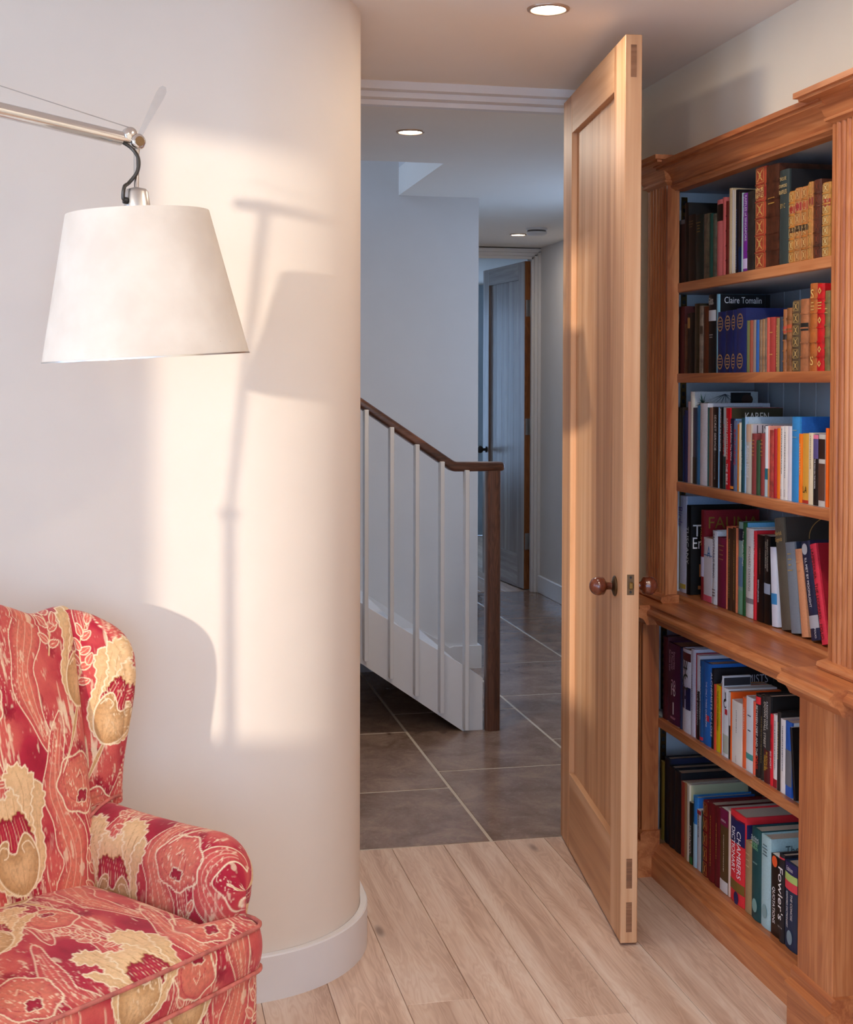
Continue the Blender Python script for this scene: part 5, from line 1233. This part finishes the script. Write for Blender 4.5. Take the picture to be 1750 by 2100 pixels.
# --- inner back, over the top roll and down the outside
def back_right(z): return -.062 + (z - .37) * .111 + .0
ls = np.linspace(0, 1, 300) ** .62; ls = 1 - ls[::-1] if False else ls
tt = np.concatenate([np.linspace(0, 1, 290), np.linspace(1.004, 1.1, 26), np.linspace(1.12, 2.1, 40)])
Ls, Tt = np.meshgrid(ls, tt, indexing='ij')
ztop = .842 + .052 * np.exp(-((Ls - .5) / .24) ** 2) - .010 * np.exp(-((Ls - .86) / .07) ** 2) - .010 * np.exp(-((Ls - .14) / .07) ** 2)
tin = np.clip(Tt, 0, 1); ang = np.clip((Tt - 1) / .1, 0, 1) * math.pi; tdn = np.clip(Tt - 1.1, 0, 1)
z_in = .33 + (ztop - .02 - .33) * tin
Zb = z_in + .020 * np.sin(ang) * (tin >= 1) - (ztop - .02 - .16) * tdn
rec = -.357 - (np.minimum(z_in, .9) - .37) * .31
pil = .030 * (1 - np.abs(2 * Ls - 1) ** 9) ** .8 * np.sin(np.pi * np.clip(tin * .92 + .04, 0, 1)) ** .6
Fb = rec + pil * (Tt <= 1) - .028 * (1 - np.cos(ang)) * (tin >= 1) + (.028 * 2 - .02) * 0
Fb = np.where(Tt > 1.1, rec - .056 + tdn * .06, Fb)
rgt = back_right(np.minimum(Zb, .86)) + .006; lft = mirror(rgt)
Lb = lft + (rgt - lft) * Ls
surf('backrest', W3(Fb, Lb, Zb), Lb + .318, np.where(Tt <= 1, Zb, z_in + (Tt - 1) * .5) + .185)

# --- wings
WO = np.array([(-.502, -.01, .839), (-.491, -.002, .838), (-.476, .009, .833), (-.458, .022, .824), (-.439, .035, .813), (-.422, .047, .798), (-.408, .057, .776), (-.400, .063, .749),
               (-.397, .065, .712), (-.398, .064, .676), (-.402, .062, .635), (-.407, .058, .594), (-.411, .055, .553), (-.413, .054, .516), (-.412, .054, .484)])
def resample(P, n_):
    s_ = np.concatenate([[0], np.cumsum(np.linalg.norm(np.diff(P, axis=0), axis=1))]); q = np.linspace(0, s_[-1], n_)
    return np.stack([np.interp(q, s_, P[:, k]) for k in range(3)], 1)
def smooth1(P, k=9):
    w_ = np.hanning(k + 2)[1:-1]; w_ /= w_.sum(); Q = np.concatenate([np.repeat(P[:1], k // 2, 0), P, np.repeat(P[-1:], k // 2, 0)])
    R_ = np.stack([np.convolve(Q[:, j], w_, 'valid') for j in range(3)], 1); R_[0], R_[-1] = P[0], P[-1]; return R_
def wing(flip, n1, n2, name='wing'):
    o = smooth1(resample(WO, n1), max(5, n1 // 12) | 1); t_ = np.linspace(0, 1, n1)
    zf = .835 - (.835 - .478) * (t_ ** 1.0)
    fold = np.stack([-.357 - (zf - .37) * .31 - .014, back_right(zf) - .004, zf], 1)
    w_ = np.linspace(0, 1, n2)
    S = fold[:, None] + (o - fold)[:, None] * w_[None, :, None]
    Tw = np.gradient(S, axis=1)[:, -1]; Tt_ = np.gradient(o, axis=0); nn = np.cross(Tt_, Tw); nn /= np.linalg.norm(nn, axis=1)[:, None] + 1e-9
    nn[:n1 // 10] = nn[n1 // 10]; sgn = np.sign(nn[n1 // 2, 1]); nn = nn * (sgn if sgn != 0 else 1)          # pointing outwards (+l)
    dirw = (o - fold); dirw /= np.linalg.norm(dirw, axis=1)[:, None] + 1e-9; dirw[:n1 // 10] = dirw[n1 // 10]
    S = S - nn[:, None] * (.010 * np.sin(np.pi * w_) ** .8)[None, :, None] * np.clip(np.sin(np.pi * np.clip(t_ * 1.05 + .02, 0, 1)), 0, 1)[:, None, None] ** .5
    r_ = .021 * np.clip(t_ / .25, 0.02, 1) ** .6
    a_ = np.linspace(0, math.pi, max(8, n2 // 5))[1:]
    S[:, :, :] -= (dirw * r_[:, None])[:, None] * w_[None, :, None] ** 3
    rollc = S[:, -1] + nn * r_[:, None]
    roll = rollc[:, None] + (-nn[:, None] * np.cos(a_)[None, :, None] + dirw[:, None] * np.sin(a_)[None, :, None]) * r_[:, None, None]
    outer = roll[:, -1:] + (fold + nn * .05 - roll[:, -1])[:, None] * np.linspace(0, 1, 12)[1:][None, :, None]
    S = np.concatenate([S, roll, outer], 1)
    step = np.linalg.norm(np.diff(S, axis=1), axis=2); arc = np.concatenate([np.zeros((n1, 1)), np.cumsum(step, 1)], 1)
    A, B_, Z = S[..., 0], S[..., 1], S[..., 2]
    if flip: B_ = mirror(B_)
    return surf(name, W3(A, B_, Z), arc * (-1 if flip else 1) + .225, Z + .26)
wing(False, 260, 90); wing(True, 40, 14)
# --- arms: swept roll with a rounded nose
def arm(flip, ns, nc):
    s_ = np.concatenate([np.linspace(-.46, -.135, int(ns * .7)), -.135 + .090 * np.sin(np.linspace(0, math.pi / 2, int(ns * .36)))[1:]])
    sec = [(-.070, .29), (-.070, .33), (-.069, .37), (-.068, .41)]
    for a_ in np.linspace(math.pi, -.35, 16): sec.append((-.010 + .058 * math.cos(a_), .441 + .056 * math.sin(a_)))
    sec += [(.036, .39), (.030, .36), (.028, .30), (.026, .20), (.026, .12)]
    sec = np.array(cr(sec, 8, False)); d_ = np.concatenate([[0], np.cumsum(np.hypot(*np.diff(sec, axis=0).T))]); q = np.linspace(0, d_[-1], nc)
    sec = np.stack([np.interp(q, d_, sec[:, 0]), np.interp(q, d_, sec[:, 1])], 1)
    k = np.sqrt(np.clip(1 - (np.clip(s_ + .135, 0, .0898) / .090) ** 2, 0, 1))
    c0 = np.array((-.010, .415))
    lo_ = sec[None, :, 1] < .40
    Lc = c0[0] + (sec[None, :, 0] - c0[0]) * (k[:, None] * .96 + .04)
    Zc = np.where(sec[None, :, 1] > c0[1], c0[1] + (sec[None, :, 1] - c0[1]) * k[:, None], c0[1] + (sec[None, :, 1] - c0[1]) * (.62 + .38 * k[:, None]))
    sag = -.004 * np.sin(np.pi * np.clip((s_ + .40) / .3, 0, 1)); Zc = Zc + sag[:, None] * np.clip((sec[None, :, 1] - .36) / .12, 0, 1)
    Fa = np.repeat(s_[:, None], nc, 1); fl2_ = .012 * sstep(Fa, -.40, -.10); Lc = Lc + fl2_ - .004
    Fa = Fa - .018 * np.clip((.40 - Zc) / .06, 0, 1) * (1 - k[:, None])
    Fa = np.concatenate([Fa, np.full((1, nc), Fa.max() + .0006)]); Lc = np.concatenate([Lc, np.full((1, nc), Lc[-1].mean())]); Zc = np.concatenate([Zc, np.clip(Zc[-1:], .36, c0[1])])
    V_ = (d_[-1] - np.repeat(q[None], len(s_) + 1, 0))
    if flip: Lc = mirror(Lc)
    return surf('arm', W3(Fa, Lc, Zc), Fa * 1.0 + .395, .26 - V_ * 1.0 + d_[-1] * 0 + .12)
arm(False, 250, 270); arm(True, 40, 40)
for fl3 in (1, -1):
    pts = []
    for q in np.linspace(0, .84, 14):
        a_, b_, z = -.378 - .034 * q, -.062 + .112 * q, .486 + .010 * math.sin(q * math.pi) + .010 * q
        pts.append(W3(a_, b_ if fl3 > 0 else mirror(b_), z) - CHO)
    MB().tube(pts, .0032, 8).build('piping', M['piping'], chair, smooth=60)

# ------------------------------------------------------------------ floor lamp with swing arm
H_ = Vector((.005, 2.31, 1.657)); EL = Vector((-.307, 2.146, 1.692)); KN = Vector((-.481, 2.027, 1.086))
lamp = empty('floor_lamp', (KN.x, KN.y, 0), 0, 'swing-arm floor lamp with white drum shade and polished aluminium arm', 'lamp')
LO = (KN.x, KN.y, 0)
def lb(mb, name, mat, smooth=50, parent=None): return mb.build(name, mat, parent or lamp, smooth, off=LO)
lb(MB().lathe([(.10, 0.0008), (.10, .012), (.096, .016), (.012, .018)], (KN.x, KN.y, 0), n=48), 'base', M['alu'])
lb(MB().tube([(KN.x, KN.y, .016), (KN.x, KN.y, KN.z)], .0095, 16), 'pole', M['alu'])
def joint(P, nm='joint'):
    a = Vector((-.5, .87, 0)).normalized()
    lb(MB().lathe([(.009, -.014), (.0135, -.011), (.0135, .011), (.009, .014)], P, a, n=20), nm, M['chrome'])
joint(KN); joint(EL)
lb(MB().tube([KN, EL], .0075, 14), 'lower_arm', M['alu'])
dr = (H_ - EL).normalized()
lb(MB().tube([EL - dr * .10, H_ - dr * .028], .0118, 18), 'upper_arm', M['chrome'])
lb(MB().tube([H_ - dr * .030, H_ - dr * .008], .0062, 14), 'arm_tip', M['chrome'])
pd_ = Vector((dr.y, -dr.x, 0)).normalized()
lb(MB().lathe([(.010, -.007), (.0125, -.005), (.0125, .005), (.010, .007)], H_ - dr * .012 + Vector((0, 0, .009)), pd_, n=24), 'pulley', M['chrome'])
kb = lb(MB().lathe([(.0115, -.010), (.013, -.007), (.013, .008), (.010, .011)], H_, pd_, n=24), 'head_joint', M['chrome'])
lb(MB().lathe([(.0080, .0105), (.0080, .0125)], H_, pd_, n=20), 'bolt', M['bronze'], 50, kb)
ld_ = Vector((.048 * .95, .01, .095))
hv = ld_.normalized(); sd_ = hv.cross(Vector((0, 1, 0))).normalized(); mb = MB(); V = []; F = []
prof = [(0.0, .0035), (.025, .0042), (.06, .0062), (.09, .0075), (.10, .0068), (.106, .003)]
for t_, w_ in prof:
    for a_, b_ in ((-1, -1), (1, -1), (1, 1), (-1, 1)): V.append(H_ + hv * t_ + sd_ * w_ * a_ + Vector((0, .0022, 0)) * b_)
for k in range(len(prof) - 1):
    for c in range(4): F.append((k * 4 + c, k * 4 + (c + 1) % 4, (k + 1) * 4 + (c + 1) % 4, (k + 1) * 4 + c))
F += [(0, 1, 2, 3), tuple(range(len(V) - 4, len(V)))]
lb(mb.add(V, F), 'lever', M['alu'], 30)
bt = Vector((.021, 2.299, 1.301)); axs = Vector((-.060, -.017, 1)).normalized(); tp = bt + axs * .238
lb(MB().tube([H_, H_ + (tp + axs * .036 - H_) * .25, tp + axs * .036], [.0075, .0048, .0042], 12), 'stem', M['chrome'])
sk_ = lb(MB().lathe([(.0045, .042), (.016, .039), (.0195, .034), (.0225, .0), (.0225, -.03)], tp, axs, n=36), 'socket', M['alu'])
gl = tp + Vector((-.0170, -.014, .018))
lb(MB().lathe([(.0055, 0), (.0055, .006)], gl, (-1, -.35, .1), n=16), 'cable_grommet', M['black'], 50, sk_)
for q in (-.012, -.002, .006): lb(MB().box(tp.x + q - .0035, tp.x + q + .0035, tp.y - .0225, tp.y - .0221, tp.z + .003, tp.z + .0042), 'print_line', M['bronze'], None, sk_)
cb = [H_ - dr * .030 + Vector((0, 0, -.004)), H_ + Vector((-.008, -.012, -.012)), H_ + Vector((.003, -.018, -.030)), H_ + Vector((.001, -.020, -.052)), H_ + Vector((-.012, -.020, -.07)), gl + Vector((-.004, -.003, .022)), gl + Vector((-.006, -.003, .004)), gl + Vector((-.002, -.001, .0))]
cxy = cr([(v.x, v.y) for v in cb], 6, False); cxz = cr([(v.x, v.z) for v in cb], 6, False)
cbs = [Vector((a_[0], a_[1], b_[1])) for a_, b_ in zip(cxy, cxz)]
lb(MB().tube(cbs, .0031, 10), 'cable', M['cable'])
lb(MB().tube([EL - dr * .06 + Vector((0, 0, .05)), H_ - dr * .012 + Vector((0, 0, .021))], .0008, 6), 'tension_wire', M['steel'])
def shade_mat():
    m, nt, b = new_mat('parchment_shade'); L = nt.links.new; out = nt.nodes['Material Output']
    tc = N(nt, 'ShaderNodeTexCoord'); n1 = N(nt, 'ShaderNodeTexNoise'); n1.inputs['Scale'].default_value = 14; n1.inputs['Detail'].default_value = 5; L(tc.outputs['Object'], n1.inputs['Vector'])
    rp = ramp(nt, [(.35, lin('ddd2c6')), (.65, lin('e6ddd2'))]); L(n1.outputs[0], rp.inputs[0])
    vo = N(nt, 'ShaderNodeTexVoronoi'); vo.inputs['Scale'].default_value = 38; L(tc.outputs['Object'], vo.inputs['Vector'])
    wn = N(nt, 'ShaderNodeTexWhiteNoise'); L(vo.outputs['Position'], wn.inputs['Vector'])
    lt = N(nt, 'ShaderNodeMath', operation='LESS_THAN'); L(vo.outputs['Distance'], lt.inputs[0]); lt.inputs[1].default_value = .045
    gt = N(nt, 'ShaderNodeMath', operation='GREATER_THAN'); L(wn.outputs['Value'], gt.inputs[0]); gt.inputs[1].default_value = .82
    mu = N(nt, 'ShaderNodeMath', operation='MULTIPLY'); L(lt.outputs[0], mu.inputs[0]); L(gt.outputs[0], mu.inputs[1])
    m2 = N(nt, 'ShaderNodeMath', operation='MULTIPLY'); L(mu.outputs[0], m2.inputs[0]); m2.inputs[1].default_value = .35
    c = mixc(nt, m2.outputs[0], rp.outputs[0], lin('a8826a'))
    L(c, b.inputs['Base Color']); b.inputs['Roughness'].default_value = .6; b.inputs['Specular IOR Level'].default_value = .3
    tr = N(nt, 'ShaderNodeBsdfTranslucent'); L(c, tr.inputs['Color'])
    mx = N(nt, 'ShaderNodeMixShader'); mx.inputs[0].default_value = .22; L(b.outputs[0], mx.inputs[1]); L(tr.outputs[0], mx.inputs[2]); L(mx.outputs[0], out.inputs['Surface'])
    return m
SH = (tp - bt).length
lb(MB().lathe([(.1680, 0), (.1160, SH), (.1150, SH), (.1670, 0), (.1680, 0)], bt, axs, n=96, cap=False), 'shade', shade_mat(), 40)
lb(MB().lathe([(.1686, 0), (.1684, .0025), (.1676, .0025), (.1674, 0), (.1686, 0)], bt, axs, n=96, cap=False), 'shade_rim', M['alu'], 40)
lb(MB().lathe([(.020, SH - .004), (.1155, SH - .004), (.1155, SH - .0055), (.020, SH - .0055), (.020, SH - .004)], bt, axs, n=64, cap=False), 'shade_carrier', plain('frosted_disc', 'd8d2ca', .6), 40)
lb(MB().lathe([(.012, -.03), (.014, -.06), (.028, -.09), (.030, -.115), (.018, -.14), (.001, -.146)], tp, axs, n=24), 'bulb', plain('opal_glass', 'e8e4dc', .3), 50)
bpy.context.view_layer.update()
